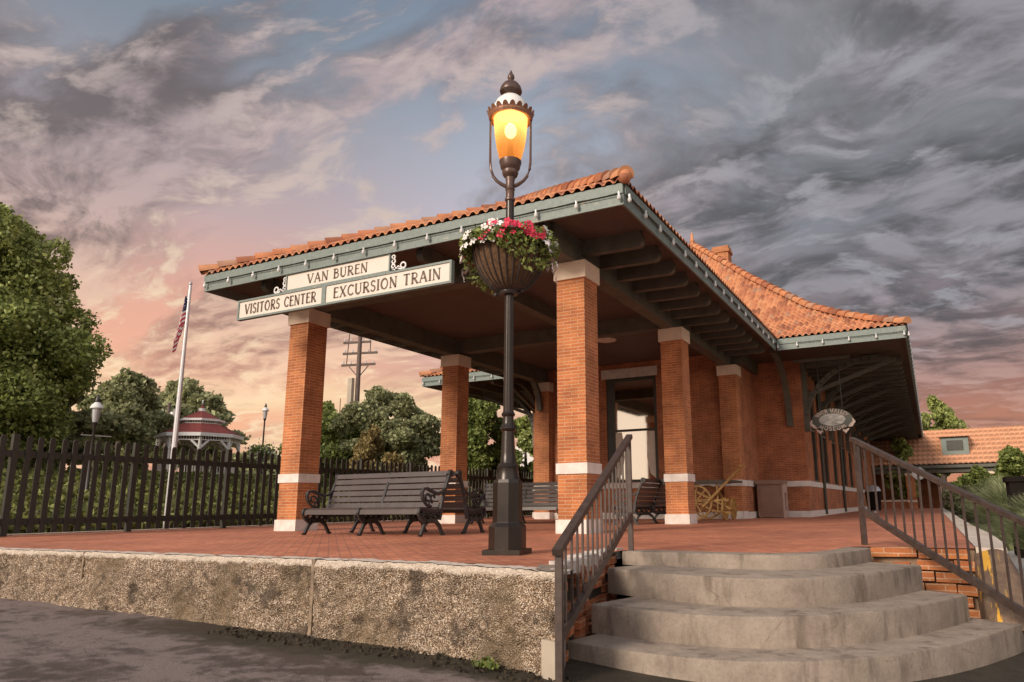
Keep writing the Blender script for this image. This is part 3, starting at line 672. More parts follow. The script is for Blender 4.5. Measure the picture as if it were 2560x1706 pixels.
# drapes behind the lower sash
x0, x1 = xl+.02, wx1-.13
for xa, s_ in ((x0, 1), (x1, -1)):
    b = MB()
    pts = [(xa, 3.14),(xa+s_*.24, 3.14),(xa+s_*.30, 2.8),(xa+s_*.33,2.2),(xa+s_*.22,1.6),(xa,1.42)]
    pts = pts if s_ < 0 else pts[::-1]
    b.face([(x,WY+.086,z) for x,z in pts]); b.build('drape', 'blinds', wn)
for a, c_ in wins: window(a, c_, 1.72-.0, 1.28, 4.9, 3.3, 'x')
# downspout
for y in (18.75, 25.9): b = MB(); b.tube([(1.80,y,.05),(1.80,y,5.4)], .06); A(b.build('downspout', 'frame'))
# soffit + ceiling
b = MB(); b.face([(PX0+.05,PY0+.05,5.72),(PX0+.05,MY0+.1,5.72),(PX1-.05,MY0+.1,5.72),(PX1-.05,PY0+.05,5.72)])
b.face([(MX0+.05,MY0+.05,5.724),(MX0+.05,MY1,5.724),(MX1-.05,MY1,5.724),(MX1-.05,MY0+.05,5.724)]); A(b.build('soffit', 'soffit'))
# main beams
b = MB(); by0 = PY0+.38
for x in (-.34, -D-.30): b.box(x-.17, x+.17, by0+.18, 12.3, 5.22, 5.722)
b.box(-D-.13, -.51, .13, .47, 5.24, 5.722); b.box(-D-.13, -.51, S1+.13, S1+.47, 5.3, 5.722)
b.box(-3.3, -3.0, .47, S1+.13, 5.42, 5.722)
b.box(-.17, 0.17+.02, 12.3, 15, 5.3, 5.722)
A(b.build('porch_beam', 'beam'))
def lookout(x0, y0, x1, y1, name='rafter_tail'):   # rounded end at x1,y1
    dv = Vector((x1-x0, y1-y0, 0)); L_ = dv.length; dv.normalize(); b = MB()
    P = [(0,5.42),(L_-.10,5.40)]+[(L_-.10+.13*math.sin(t_), 5.53-.13*math.cos(t_)) for t_ in np.linspace(.1, math.pi*.5, 6)]+[(L_+.03,5.6),(L_-.04,5.72),(0,5.72)]
    sd_ = Vector((-dv.y, dv.x, 0))*.075; o3 = Vector((x0, y0, 0))
    Lf = [o3+dv*u+sd_+Vector((0,0,z)) for u, z in P]; Rg = [o3+dv*u-sd_+Vector((0,0,z)) for u, z in P]
    b.face(Rg); b.face(Lf[::-1])
    for i in range(len(P)): k = (i+1) % len(P); b.face([Rg[i], Lf[i], Lf[k], Rg[k]][::1])
    return b
for i in range(13): A(lookout(-.17, .32+.93*i, 1.12, .32+.93*i).build('rafter_tail', 'beam'))
for i in range(13): A(lookout(-D-.47, .32+.93*i, -8.85, .32+.93*i).build('rafter_tail', 'beam'))
for x in (-.34, -3.15, -D-.30): A(lookout(x, .3, x, PY0+.36).build('rafter_tail', 'beam'))
y = 16.0
while y < 52: A(lookout(1.72, y, MX1-.3, y).build('rafter_tail', 'beam')); y += 1.05
x = -9.4
for x in (-12.4,-11.2,-10.0): A(lookout(x, 15, x, MY0+.3).build('rafter_tail', 'beam'))
# curved brackets
def bracket(O, dirv, reach, drop, post=True):
    # O = foot on the wall (x,y), dirv = outward unit vector
    bk = part('eave_bracket', bd); bk.matrix_parent_inverse = par_inv(bd)
    O = Vector((O[0], O[1], 0)); dv = Vector((dirv[0], dirv[1], 0)); zt = 5.62
    b = MB(); n = 14; P = []
    for k in range(n+1):
        a = math.pi/2*k/n; u = reach*(1-math.cos(a)); z = zt-drop*(1-math.sin(a)); P.append(O+dv*(.08+u)+Vector((0,0,z)))
    for k in range(n): b.obox(P[k], P[k+1]+(P[k+1]-P[k])*.12, .16, .20, up=dv.cross(Vector((0,0,1))))
    b.build('curved_strut', 'beam', bk)
    if post:
        b = MB(); b.obox(O+dv*.09+Vector((0,0,zt-drop-.35)), O+dv*.09+Vector((0,0,5.7)), .18, .18, up=dv); b.build('wall_post', 'beam', bk)
        b = MB(); b.obox(O+dv*.2+Vector((0,0,5.52)), O+dv*(reach+.5)+Vector((0,0,5.52)), .16, .2); b.build('top_beam', 'beam', bk)
        b = MB(); b.obox(O+dv*.18+Vector((0,0,zt-drop*.55)), O+dv*(reach*1.25)+Vector((0,0,5.50)), .12, .14); b.build('straight_strut', 'beam', bk)
bracket((1.25,15.0),(0,-1),2.5,2.35, False)
bracket((1.72,15.25),(1,0),2.6,2.2)
for y in (18.95,22.2,25.85,29.6,33.1,36.7,40.3): bracket((1.72,y),(1,0),2.4,2.0)
bracket((-9.2,15.0),(0,-1),2.5,2.35); bracket((-9.64,15.3),(-1,0),2.4,2.2)
bracket((-D-.35,12.1),(0,-1),1.6,1.5, False)
# fascia
b = MB()
def fascia(p0, p1, nrm, z0=5.52, z1=5.90):
    (xa, ya), (xb, yb) = p0, p1; nx, ny = nrm; t1, t2 = .045, .075
    def bar(zb, zt_, th):
        xs_ = sorted([xa, xb, xa-nx*th, xb-nx*th]); ys_ = sorted([ya, yb, ya-ny*th, yb-ny*th])
        b.box(xs_[0], xs_[-1], ys_[0], ys_[-1], zb, zt_)
    bar(z0, z0+.20, .04); 
    xa += nx*.03; xb += nx*.03; ya += ny*.03; yb += ny*.03
    bar(z0+.20, z1, .08)
fascia((PX0,PY0),(PX1,PY0),(0,-1)); A(b.build('fascia_board', 'green')); b = MB()
fascia((PX1,PY0+.045),(PX1,MY0),(1,0)); A(b.build('fascia_board', 'green')); b = MB()
fascia((PX0,PY0+.045),(PX0,MY0),(-1,0)); A(b.build('fascia_board', 'green')); b = MB()
fascia((PX1+.045,MY0),(MX1,MY0),(0,-1)); A(b.build('fascia_board', 'green')); b = MB(); fascia((MX0,MY0),(PX0-.045,MY0),(0,-1)); A(b.build('fascia_board', 'green')); b = MB()
fascia((MX1,MY0+.045),(MX1,MY1),(1,0)); A(b.build('fascia_board', 'green')); b = MB(); fascia((MX0,MY0+.045),(MX0,MY1),(-1,0)); A(b.build('fascia_board', 'green'))
# tiled roof faces
def tile_face(O, a, nrm, L, tmax, zf, lo, hi, per=.20, crs=.31, name='roof_tiles', fine_=True, tmin=0):
    a = np.array(a, float); nrm = np.array(nrm, float); O = np.array(O, float)
    ns = int(L/per*(8 if fine_ else 5)); S_ = np.linspace(0, L, ns+1)
    T = []; ncr = int(math.ceil(tmax/crs))
    for k in range(ncr):
        t0 = k*crs
        if t0 < tmin-crs: continue
        T += [(t0, 1.0), (t0+crs*.5, .5), (min(t0+crs-1e-4, tmax), 0.0)]
    T = [(T[0][0], 1.0, -1)]+[(x, y_, 0) for x, y_ in T]
    V = np.zeros((len(T), len(S_), 3)); UVv = np.zeros((len(T), len(S_), 2))
    ph = (S_/per) % 1.0
    bar_ = np.where(ph < .62, np.sqrt(np.clip(1-((ph-.31)/.31)**2, 0, 1)), -.25*np.sqrt(np.clip(1-((ph-.81)/.19)**2, 0, 1)))
    for j, (t_, st_, fl) in enumerate(T):
        s_ = np.clip(S_, lo(t_), hi(t_))
        h = (.052*bar_ + .040*st_)
        if fl < 0: h = .052*bar_+.040-.024
        h = h+.012
        Pp = O[None]+a[None]*s_[:,None]+nrm[None]*t_
        V[j,:,:2] = Pp[:,:2]; V[j,:,2] = zf(t_)+h
        UVv[j,:,0] = np.floor(S_/per+.19)+.5; UVv[j,:,1] = math.floor((t_+1e-3)/crs)+.5
    o = gridmesh(name, V, len(S_), len(T), 'tile', uv=UVv); 
    o.data.set_sharp_from_angle(angle=R(50)); return A(o)
pz = lambda t_: 5.90+.52*t_-.012*max(0, 1-t_)**2
hw = (PX1-PX0)/2
mt = np.array([0,.98,2.2,3.3,4.27,6.0,7.6,9.15,9.39]); mz = np.array([5.90,6.32,6.98,7.68,8.52,10.02,11.55,13.0,13.2])
mzf = lambda t_: float(np.interp(t_, mt, mz))
ov = .06
tile_face((PX0-ov,PY0-ov,0),(1,0,0),(0,1,0), PX1-PX0+2*ov, hw, pz, lambda t_: t_, lambda t_: PX1-PX0+2*ov-t_)
tile_face((PX1+ov,PY0-ov,0),(0,1,0),(-1,0,0), 18, hw, pz, lambda t_: t_, lambda t_: 13.4+.75*t_)
tile_face((PX0-ov,PY0-ov,0),(0,1,0),(1,0,0), 18, hw, pz, lambda t_: t_, lambda t_: 13.4+.75*t_, fine_=False)
mhw = (MX1-MX0)/2
tile_face((MX0-ov,MY0-ov,0),(1,0,0),(0,1,0), MX1-MX0+2*ov, mhw, mzf, lambda t_: t_, lambda t_: MX1-MX0+2*ov-t_)
tile_face((MX1+ov,MY0-ov,0),(0,1,0),(-1,0,0), MY1-MY0, mhw, mzf, lambda t_: t_, lambda t_: MY1-MY0, per=.5, crs=.76, fine_=False)
tile_face((MX0-ov,MY0-ov,0),(0,1,0),(1,0,0), MY1-MY0, mhw, mzf, lambda t_: t_, lambda t_: MY1-MY0, per=.5, crs=.76, fine_=False)
# hip and ridge caps
def caps(P, name='hip_cap', r0=.155, r1=.115, L_=.42, end=False):
    P = [Vector(p) for p in P]; seg = []; b = MB()
    tot = [0]
    for i in range(len(P)-1): tot.append(tot[-1]+(P[i+1]-P[i]).length)
    def at(s_):
        for i in range(len(P)-1):
            if s_ <= tot[i+1] or i == len(P)-2: return P[i].lerp(P[i+1], (s_-tot[i])/(tot[i+1]-tot[i]))
    s_ = 0; n = 9; tile_i = 0
    while s_ < tot[-1]-.05:
        p, q_ = at(s_), at(min(s_+L_+.06, tot[-1])); dv = (q_-p).normalized(); sd_ = dv.cross(Vector((0,0,1))).normalized(); u = sd_.cross(dv)
        Ra = [p+sd_*r0*math.cos(t_)+u*(r0*math.sin(t_)+.045) for t_ in np.linspace(-.25, math.pi+.25, n)]
        Rb = [q_+sd_*r1*math.cos(t_)+u*(r1*math.sin(t_)+.010) for t_ in np.linspace(-.25, math.pi+.25, n)]
        for k in range(n-1): b.face([Ra[k], Ra[k+1], Rb[k+1], Rb[k]], [(tile_i+.5,.5)]*4)
        b.face(Ra[::-1], [(tile_i+.5,.5)]*n)
        if end and tile_i == 0: b.sphere(p+u*.02+dv*.05, r0*.80, 12, 8)
        s_ += L_; tile_i += 1
    o = b.build(name, 'tile', None, smooth=True); return A(o)
apex = Vector((-3.875, PY0-ov+hw+ov, pz(hw)+.02))
caps([(PX1+ov+.02,PY0-ov-.02,5.96),(PX1-2.7,PY0+2.7,pz(2.7)+.08),apex], end=True)
caps([(PX0-ov-.02,PY0-ov-.02,5.96),(PX0+2.7,PY0+2.7,pz(2.7)+.08),apex])
caps([apex,(apex.x,17.2,apex.z)], 'ridge_cap')
hp = [(MX1+ov-t_, MY0-ov+t_, mzf(t_)+.06) for t_ in (0,.98,2.2,3.3,4.27,6.0,7.6,9.15,9.39)]; caps(hp, r0=.17, r1=.125, L_=.46)
hp = [(MX0-ov+t_, MY0-ov+t_, mzf(t_)+.06) for t_ in (0,.98,2.2,3.3,4.27,6.0,7.6,9.15,9.39)]; caps(hp, r0=.17, r1=.125, L_=.46)
caps([(-3.96,21.3,13.28),(-3.96,52,13.28)], 'ridge_cap', r0=.19, r1=.14, L_=.46)
def finial(c0, s_):
    b = MB(); b.lathe([(.16*s_,0),(.2*s_,.12*s_),(.12*s_,.25*s_),(.17*s_,.38*s_),(.1*s_,.55*s_),(.09*s_,.8*s_),(.02*s_,1.02*s_),(.001,1.05*s_)], 12)
    b.v = [(x+c0[0], y+c0[1], z+c0[2]) for x, y, z in b.v]; A(b.build('finial', 'tile', None, smooth=True))
finial((-3.96,21.2,13.25), .75)
finial((1.5,22.6,7.9), .9)
# chimney
b = MB(); cx, cy = -3.96, 27.2; b.box(cx-.46, cx+.46, cy-.4, cy+.4, 11, 14.75); A(b.build('chimney', 'brick'))
b = MB(); b.box(cx-.53, cx+.53, cy-.47, cy+.47, 14.75, 14.92); b.box(cx-.48, cx+.48, cy-.42, cy+.42, 14.92, 15.12); A(b.build('chimney_cap', 'brick'))

# ceiling fixture on the porch
cf = thing('ceiling_light', 'small pale dish light under the dark porch ceiling', 'light', (-2.6,7,5.72))
b = MB(); b.lathe([(.001,5.30),(.28,5.31),(.30,5.34),(.10,5.40),(.04,5.44),(.035,5.72)], 18, (-2.6,7)); adopt(b.build('dish', 'limestone', None, smooth=True), cf)

# ------------------------------------------------------------------ string lights
def string(p0, p1, nrm, z, step_, label, n=None):
    p0, p1 = Vector((*p0,0)), Vector((*p1,0)); L_ = (p1-p0).length; n = max(1, round(L_/step_)); nv = Vector((*nrm, 0))
    s_ = thing('string_lights', label, 'string lights', (p0.x, p0.y, z), 0, 'bulb strings along the depot eaves')
    b = MB(); P = []
    for k in range(n+1):
        p = p0.lerp(p1, k/n)+nv*.062
        P.append(Vector((p.x, p.y, z)))
        if k < n:
            for f in (.25, .5, .75):
                q2 = p0.lerp(p1, (k+f)/n)+nv*.055; P.append(Vector((q2.x, q2.y, z-.008*math.sin(math.pi*f))))
    b.tube(P, .009, 5); adopt(b.build('cord', 'cord'), s_)
    b0 = MB(); b0.tube([(0,0,.015),(0,0,-.045)], .02, 6); b0.sphere((0,0,-.085), .036, 8, 6, 1.35)
    bo = None
    for k in range(n+1):
        p = p0.lerp(p1, (k+.0)/n)+nv*.075
        if bo is None: bo = b0.build('bulb', 'bulb', s_); o = bo
        else: o = bo.copy(); C.objects.link(o); o.parent = s_
        o.location = (p.x-s_.location.x, p.y-s_.location.y, 0)
string((PX0+.1,PY0),(PX1-.05,PY0),(0,-1),5.71,.78,'string of bulbs along the porch eave above the white signs')
string((PX1,PY0+.1),(PX1,MY0-.05),(1,0),5.71,.78,'string of bulbs down the right hand porch eave')
string((PX1+.7,MY0),(MX1-.05,MY0),(0,-1),5.71,.78,'string of bulbs on the short eave below the tall tiled roof')
string((MX1,MY0+.1),(MX1,MY1),(1,0),5.71,.78,'string of bulbs along the far right eave beside the open sky')
string((MX0+.1,MY0),(PX0-.6,MY0),(0,-1),5.71,.78,'string of bulbs on the small eave seen behind the porch pillar')

# ------------------------------------------------------------------ lettering (stroke glyphs with serifs)
def arc(cx, cy, rx, ry, a0, a1, n=12): return [(cx+rx*math.cos(R(a)), cy+ry*math.sin(R(a))) for a in np.linspace(a0, a1, n)]
T_, t_n = .19, .10
def glyph(ch):
    V = lambda x, a=0, b=1: ([(x,a),(x,b)], T_); s = []; 
    H = lambda x0, x1, y, th=t_n: ([(x0,y),(x1,y)], th)
    def ser(x, y): return ([(x-.12,y),(x+.12,y)], .05)
    if ch == 'I': return .22, [V(.11), ser(.11,.02), ser(.11,.98)]
    if ch == 'V': return .66, [([(.05,1),(.34,0)], T_), ([(.34,0),(.62,1)], t_n), ser(.07,.98), ser(.6,.98)]
    if ch == 'A': return .68, [([(.05,0),(.32,1)], t_n), ([(.32,1),(.62,0)], T_), H(.14,.52,.36), ser(.06,.02), ser(.62,.02)]
    if ch == 'N': return .66, [([(.09,0),(.09,1)], t_n), ([(.07,1),(.56,0)], T_), ([(.57,0),(.57,1)], t_n), ser(.1,.02), ser(.57,.98)]
    if ch == 'B': return .56, [V(.12), ([(.1,.97)]+arc(.26,.76,.2,.21,90,-90)+[(.12,.55)], t_n+.02), ([(.12,.55)]+arc(.28,.29,.24,.26,90,-90)+[(.1,.03)], t_n+.03), ser(.08,.02), ser(.08,.98)]
    if ch == 'U': return .66, [([(.12,1),(.12,.35)]+arc(.34,.33,.22,.30,180,300,8), T_), (arc(.34,.33,.22,.30,300,360,5)+[(.56,1)], t_n), ser(.12,.98), ser(.56,.98)]
    if ch == 'R': return .60, [V(.12), ([(.1,.97)]+arc(.28,.73,.22,.24,90,-90)+[(.12,.49)], t_n+.02), ([(.26,.49),(.58,0)], T_), ser(.1,.02), ser(.08,.98), ser(.56,.02)]
    if ch == 'E': return .52, [V(.12), H(.1,.48,.97), H(.1,.42,.56), H(.1,.5,.03), ([(.47,.97),(.47,.84)], .05), ([(.49,.03),(.49,.17)], .05)]
    if ch == 'S': return .48, [(arc(.25,.74,.17,.23,20,250,12)+arc(.23,.27,.19,.25,70,-160,12), .14)]
    if ch == 'T': return .58, [V(.29), H(.02,.56,.97), ([(.04,.97),(.04,.85)], .05), ([(.54,.97),(.54,.85)], .05), ser(.29,.02)]
    if ch == 'O': return .70, [(arc(.35,.5,.28,.46,60,240,12), T_-.01), (arc(.35,.5,.28,.46,240,420,12), t_n+.02)]
    if ch == 'C': return .60, [(arc(.36,.5,.28,.46,40,320,16), .15), ([(.58,.8),(.58,.95)], .05)]
    if ch == 'X': return .62, [([(.06,1),(.56,0)], T_), ([(.56,1),(.06,0)], t_n), ser(.07,.98), ser(.55,.98), ser(.06,.02), ser(.56,.02)]
    if ch == 'L': return .50, [V(.12), H(.1,.46,.03), ([(.46,.03),(.46,.18)], .05), ser(.1,.98)]
    if ch == 'Y': return .62, [([(.05,1),(.31,.48)], T_), ([(.57,1),(.31,.48)], t_n), ([(.31,.48),(.31,0)], T_-.02), ser(.31,.02)]
    if ch == 'M': return .80, [([(.08,0),(.12,1)], t_n), ([(.12,1),(.4,.1)], T_), ([(.4,.1),(.68,1)], t_n), ([(.68,1),(.72,0)], T_)]
    return .34, []
def text(mb, s, x0, x1, z0, h, y, fn=None, gap=.12):
    wid = sum(glyph(c_)[0]+gap for c_ in s)-gap; k = (x1-x0)/wid; x = x0
    for c_ in s:
        gw, st_ = glyph(c_)
        for pts, th in st_:
            wv = th*h*.98; P = [(x+p[0]*k, z0+p[1]*h) for p in pts]
            if fn: P = [fn(*p) for p in P]
            mb.ribbon(P, wv, .006, 'y', y)
        x += (gw+gap)*k
# hanging sign
sg = thing('hanging_sign', 'long cream sign reading VAN BUREN over VISITORS CENTER and EXCURSION TRAIN', 'sign', (-5.2,-1.36,4.7))
SY = -1.42; 
b = MB(); lx0, lx1, lz0, lz1 = -8.03, -2.12, 4.68, 5.14; dv0 = -5.92; ux0, ux1, uz1 = -6.55, -3.64, 5.525
f = .045
for x0, x1, z0, z1 in ((lx0,lx1,lz0,lz0+f),(lx0,lx1,lz1-f,lz1),(lx0,lx0+f,lz0+f,lz1-f),(lx1-f,lx1,lz0+f,lz1-f),(-5.46,-5.35,lz0+f,lz1-f),(ux0,ux0+.03,lz1,uz1),(ux1-.03,ux1,lz1,uz1),(ux0+.03,ux1-.03,uz1-.02,uz1)):
    b.box(x0, x1, SY, SY+.10, z0, z1)
b.box(ux0+.03, ux1-.03, SY, SY+.1, lz1, lz1+.03)
b.box(-6.5,-6.4,SY+.10,SY+.2,5.2,5.7); b.box(-3.9,-3.8,SY+.10,SY+.2,5.2,5.7)
adopt(b.build('frame', 'green'), sg)
panels = [(lx0+f,-5.46,lz0+f,lz1-f),(-5.35,lx1-f,lz0+f,lz1-f),(ux0+.03,ux1-.03,lz1+.03,uz1-.02)]
for x0, x1, z0, z1 in panels:
    b = MB(); b.box(x0, x1, SY+.02, SY+.08, z0, z1); adopt(b.build('panel', 'panel'), sg)
for s, (x0, x1, z0, z1), (fa, fb) in zip(('VISITORS CENTER','EXCURSION TRAIN','VAN BUREN'), panels, ((.07,.93),(.065,.93),(.21,.80))):
    b = MB(); Wd = x1-x0; h = (z1-z0)*.62; text(b, s, x0+Wd*fa, x0+Wd*fb, z0+(z1-z0)*.19, h, SY+.016); adopt(b.build('lettering', 'letter'), sg)
def scroll(xs, s_):
    b = MB(); y = SY+.04; z0 = lz1+.01; 
    def cu(cx, cz, r, a0, a1, th=.025): b.ribbon([(xs+s_*(cx+r*(1-.0*0)*math.cos(R(a))*(1-.35*(k/14))), z0+cz+r*math.sin(R(a))*(1-.35*(k/14))) for k, a in enumerate(np.linspace(a0, a1, 15))], th, .02, 'y', y)
    cu(.05,.30,.045,-90,250); cu(.055,.20,.05,90,-240); cu(.05,.10,.05,-90,250); cu(.07,.04,.04,200,-60)
    cu(.30,.085,.075,-100,300,.028); b.ribbon([(xs+s_*.02,z0+.03),(xs+s_*.12,z0+.06),(xs+s_*.2,z0+.03),(xs+s_*.3,z0+.012)], .028, .02, 'y', y)
    cu(.18,.06,.03,0,300,.02)
    return b
for xs_, s_ in ((ux0-.01,-1),(ux1+.01,1)): adopt(scroll(xs_, s_).build('scroll_ornament', 'white'), sg)

# oval museum sign under the right eave
ov_ = thing('oval_sign', 'small oval sign with pale letters around a painted landscape under the right eave', 'sign', (2.86,13.6,3.28))
ocx, ocz, oy = 2.86, 3.28, 13.6
def oval(rx, rz, y0, y1, m, nm):
    b = MB(); n = 40; P = [(ocx+rx*math.cos(2*math.pi*k/n), ocz+rz*math.sin(2*math.pi*k/n)) for k in range(n)]
    b.face([(x,y0,z) for x,z in P]); b.face([(x,y1,z) for x,z in P][::-1])
    for k in range(n): q_, r_ = P[k], P[(k+1)%n]; b.face([(q_[0],y0,q_[1]),(q_[0],y1,q_[1]),(r_[0],y1,r_[1]),(r_[0],y0,r_[1])])
    adopt(b.build(nm, m), ov_)
oval(.66,.38,oy+.005,oy+.05,'frame','board')
def mk_scene():
    m, t = mat('painted_landscape'); o = obc(t); col = t.ramp(t.noise(t.mapping(o, scale=(1.5,1,4), rot=(0,R(18),0)), 2.5, 5, .6), [(.3,(.12,.10,.08)),(.5,(.28,.27,.25)),(.7,(.5,.46,.42))]); t.put(t.b.inputs['Base Color'], col); return m
oval(.43,.21,oy-.01,oy+.004,mk_scene(),'picture_panel')
b = MB()
def arcf(x, z, top=True):   # map straight text onto the oval band
    u = (x)/1.0; a = R(158-u*136) if top else R(222+u*96); rr = (.47+.0*z, .25) if top else (.60,.36)
    rx = .47+z; rz = .235+z
    if not top: rx = .60-(.135-z)-.0; rz = .36-(.135-z)
    return (ocx+rx*math.cos(a), ocz+rz*math.sin(a))
for word, top in (('RIVER VALLEY', True), ('MUSEUM', False)):
    n = sum(glyph(c_)[0]+.12 for c_ in word); x = 0
    for c_ in word:
        gw, st_ = glyph(c_)
        for pts, th in st_:
            P = []
            for p in pts:
                if top: P.append(arcf((x+p[0])/n, .13*p[1], True))
                else:
                    u = (x+p[0])/n; a = R(222+u*96); k = .13*(1-p[1]); P.append((ocx+(.50+k)*math.cos(a), ocz+(.245+k)*math.sin(a)))
            b.ribbon(P, .024, .006, 'y', oy-.006)
        x += gw+.12
adopt(b.build('lettering', 'faded'), ov_)
b = MB()
for s_ in (-1,1):
    b.ribbon([(ocx+s_*.66,ocz+.02),(ocx+s_*.70,ocz-.10),(ocx+s_*.60,ocz-.22),(ocx+s_*.52,ocz-.27)], [.02,.09,.11,.05], .04, 'y', oy-.01)
    b.ribbon([(ocx+s_*.52,ocz-.33),(ocx+s_*.40,ocz-.43),(ocx+s_*.33,ocz-.36)], [.04,.12,.04], .04, 'y', oy-.01)
adopt(b.build('scroll_ornament', 'faded'), ov_)
b = MB(); b.tube([(ocx-.35,oy+.03,ocz+.3),(ocx-.35,oy+.03,5.4)], .012, 5); b.tube([(ocx+.35,oy+.03,ocz+.3),(ocx+.35,oy+.03,5.4)], .012, 5); adopt(b.build('hanger', 'cord'), ov_)
b = MB(); b.box(1.72,3.6,oy-.02,oy+.1,5.36,5.46); adopt(b.build('hanger_arm', 'beam'), ov_)
# ================================================================== LAMP POST + BASKET
LX, LY = 1.461, -5.133
lp = thing('lamp_post', 'tall dark iron street lamp with lit amber globe in front of the porch', 'street lamp', (LX, LY, 0))
rot = R(-2.0)
def L(b, name, m='lampiron', smooth=True): return b.build(name, m, lp, smooth)
b = MB(); s2 = .30
pr = [(s2*math.cos(a+R(12)), s2*math.sin(a+R(12))) for a in (R(45),R(135),R(225),R(315))]; pr = [(x*1.0, y) for x, y in pr]
b.prism(pr, .0, .055); L(b, 'plinth', 'lampiron', False)
b = MB(); oc = R(22.5+12)
def octo(prof): b.lathe(prof, 8, (0,0), oc)
octo([(.205,.055),(.205,.295),(.168,.335),(.163,.345),(.163,.765),(.15,.80),(.001,.80)]); L(b, 'pedestal', 'lampiron', False)
b = MB(); b.lathe([(.135,.78),(.128,.80),(.118,.86),(.112,.92),(.118,.945),(.112,.955),(.095,.97),(.085,.985),(.078,1.10),(.070,1.30),(.068,1.335),(.082,1.345),(.092,1.365),(.085,1.385),(.070,1.40),(.062,1.44),(.060,1.50),(.075,1.515),(.078,1.535),(.066,1.55),(.060,1.57)], 24)
L(b, 'column_base')
b = MB(); n = 24
prof = [(.058,1.56),(.054,2.2),(.050,2.95)]
# fluted shaft
rings = []
for r_, z in prof: rings.append([((r_*(1+.045*math.cos(8*2*math.pi*k/48)))*math.cos(2*math.pi*k/48), (r_*(1+.045*math.cos(8*2*math.pi*k/48)))*math.sin(2*math.pi*k/48), z) for k in range(48)])
for i in range(2):
    for k in range(48): b.face([rings[i][k], rings[i][(k+1)%48], rings[i+1][(k+1)%48], rings[i+1][k]])
b.lathe([(.050,2.95),(.049,4.12)], 20); L(b, 'shaft')
b = MB(); b.lathe([(.05,4.10),(.062,4.115),(.062,4.135),(.05,4.15),(.052,4.24),(.06,4.255),(.055,4.27),(.052,4.36),(.06,4.40),(.06,4.42)], 20); L(b, 'neck', 'lampupper')
b = MB(); b.lathe([(.055,4.40),(.085,4.43),(.10,4.47),(.095,4.50),(.118,4.53),(.122,4.56),(.135,4.60),(.135,4.625),(.12,4.635),(.001,4.635)], 24); L(b, 'burner_cup', 'lampupper')
b = MB(); b.lathe([(.118,4.632),(.138,4.68),(.168,4.80),(.190,4.95),(.204,5.10),(.210,5.20),(.2,5.215)], 32); gl = L(b, 'glass_globe', 'lampglass')
pl_ = bpy.data.lights.new('lamp_bulb', 'POINT'); pl_.energy = 4.5; pl_.color = (1,.70,.42); pl_.shadow_soft_size = .05
po = bpy.data.objects.new('lamp_bulb', pl_); C.objects.link(po); po.parent = lp; po.location = (0,0,5.12)
b = MB(); b.tube([(0,0,4.635),(0,0,4.86)], [.05,.028], 10); L(b, 'bulb_holder')
b = MB(); b.sphere((0,0,5.03), .075, 14, 8, 1.3); L(b, 'bulb', 'glow')
# yoke
b = MB()
for s_ in (-1,1):
    ax = Vector((math.cos(yaw), -math.sin(yaw), 0))*s_
    pts = [ax*r_+Vector((0,0,z)) for r_, z in ((.05,4.30),(.10,4.325),(.16,4.37),(.205,4.43),(.235,4.52),(.245,4.62),(.247,4.9),(.247,5.17))]
    b.tube(pts, [.026,.024,.021,.019,.017,.015,.013,.013], 8)
L(b, 'yoke_arm', 'lampupper')
b = MB(); b.lathe([(.19,5.20),(.235,5.175),(.262,5.17),(.272,5.20),(.268,5.235),(.25,5.25),(.2,5.255)], 32)
for k in range(20):
    a = 2*math.pi*k/20; ca, sa_ = math.cos(a), math.sin(a); t3 = Vector((-sa_, ca, 0)); o3 = Vector((ca, sa_, 0)); c0 = o3*.268+Vector((0,0,5.225))
    P = [c0+t3*(.036*math.cos(x))+Vector((0,0,.055*math.sin(x)))+o3*(.028*math.sin(x)) for x in np.linspace(0, math.pi, 7)]
    b.face(P); b.face([p-o3*.012 for p in P][::-1])
    for i in range(6): b.face([P[i], P[i]-o3*.012, P[i+1]-o3*.012, P[i+1]])
L(b, 'crown_rim', 'glowrim', False)
b = MB(); b.lathe([(.235,5.25),(.215,5.34),(.175,5.42),(.12,5.475),(.085,5.485)], 28); L(b, 'white_dome', 'white')
b = MB(); b.lathe([(.085,5.46),(.08,5.48),(.075,5.52),(.10,5.54),(.135,5.55),(.14,5.565),(.125,5.62),(.09,5.67),(.045,5.70),(.03,5.715),(.035,5.73),(.045,5.755),(.04,5.785),(.028,5.80),(.02,5.82),(.004,5.86),(.001,5.862)], 24); L(b, 'finial', 'lampupper')
# flower basket
fb = thing('flower_basket', 'round coir lined basket of red and white petunias hung on the lamp post', 'flower basket', (LX, LY, 2.95))
def bp(t_): return .10+.335*math.sin(t_*math.pi/2)**.72, .02+.56*t_**1.15
b = MB(); b.lathe([(.05,.01)]+[bp(t_) for t_ in np.linspace(0,1,12)]+[(.40,.56),(.055,.50)], 40); b.build('coir_liner', 'coir', fb, smooth=True)
b = MB()
for k in range(28):
    a = 2*math.pi*k/28; pts = []
    for t_ in np.linspace(0,1,9): r_, z = bp(t_); pts.append((math.cos(a)*(r_+.008), math.sin(a)*(r_+.008), z))
    b.tube(pts, .0085, 4, False)
for t_ in (1.0,): 
    r_, z = bp(t_); b.tube([(math.cos(a)*(r_+.01), math.sin(a)*(r_+.01), z) for a in np.linspace(0, 2*math.pi, 33)], .009, 4, False)
b.lathe([(.05,-.02),(.10,-.015),(.115,.01),(.115,.035),(.09,.04)], 20); b.tube([(-.14,-.05,.0),(.14,.02,.0)], .014, 5); b.sphere((-.15,-.06,-.01),.028,8,5); b.sphere((.15,.03,.02),.022,8,5)
b.build('wire_frame', 'iron', fb)
n = 5200; a = rng.uniform(0, 2*math.pi, n); sag = rng.power(1.2, n); 
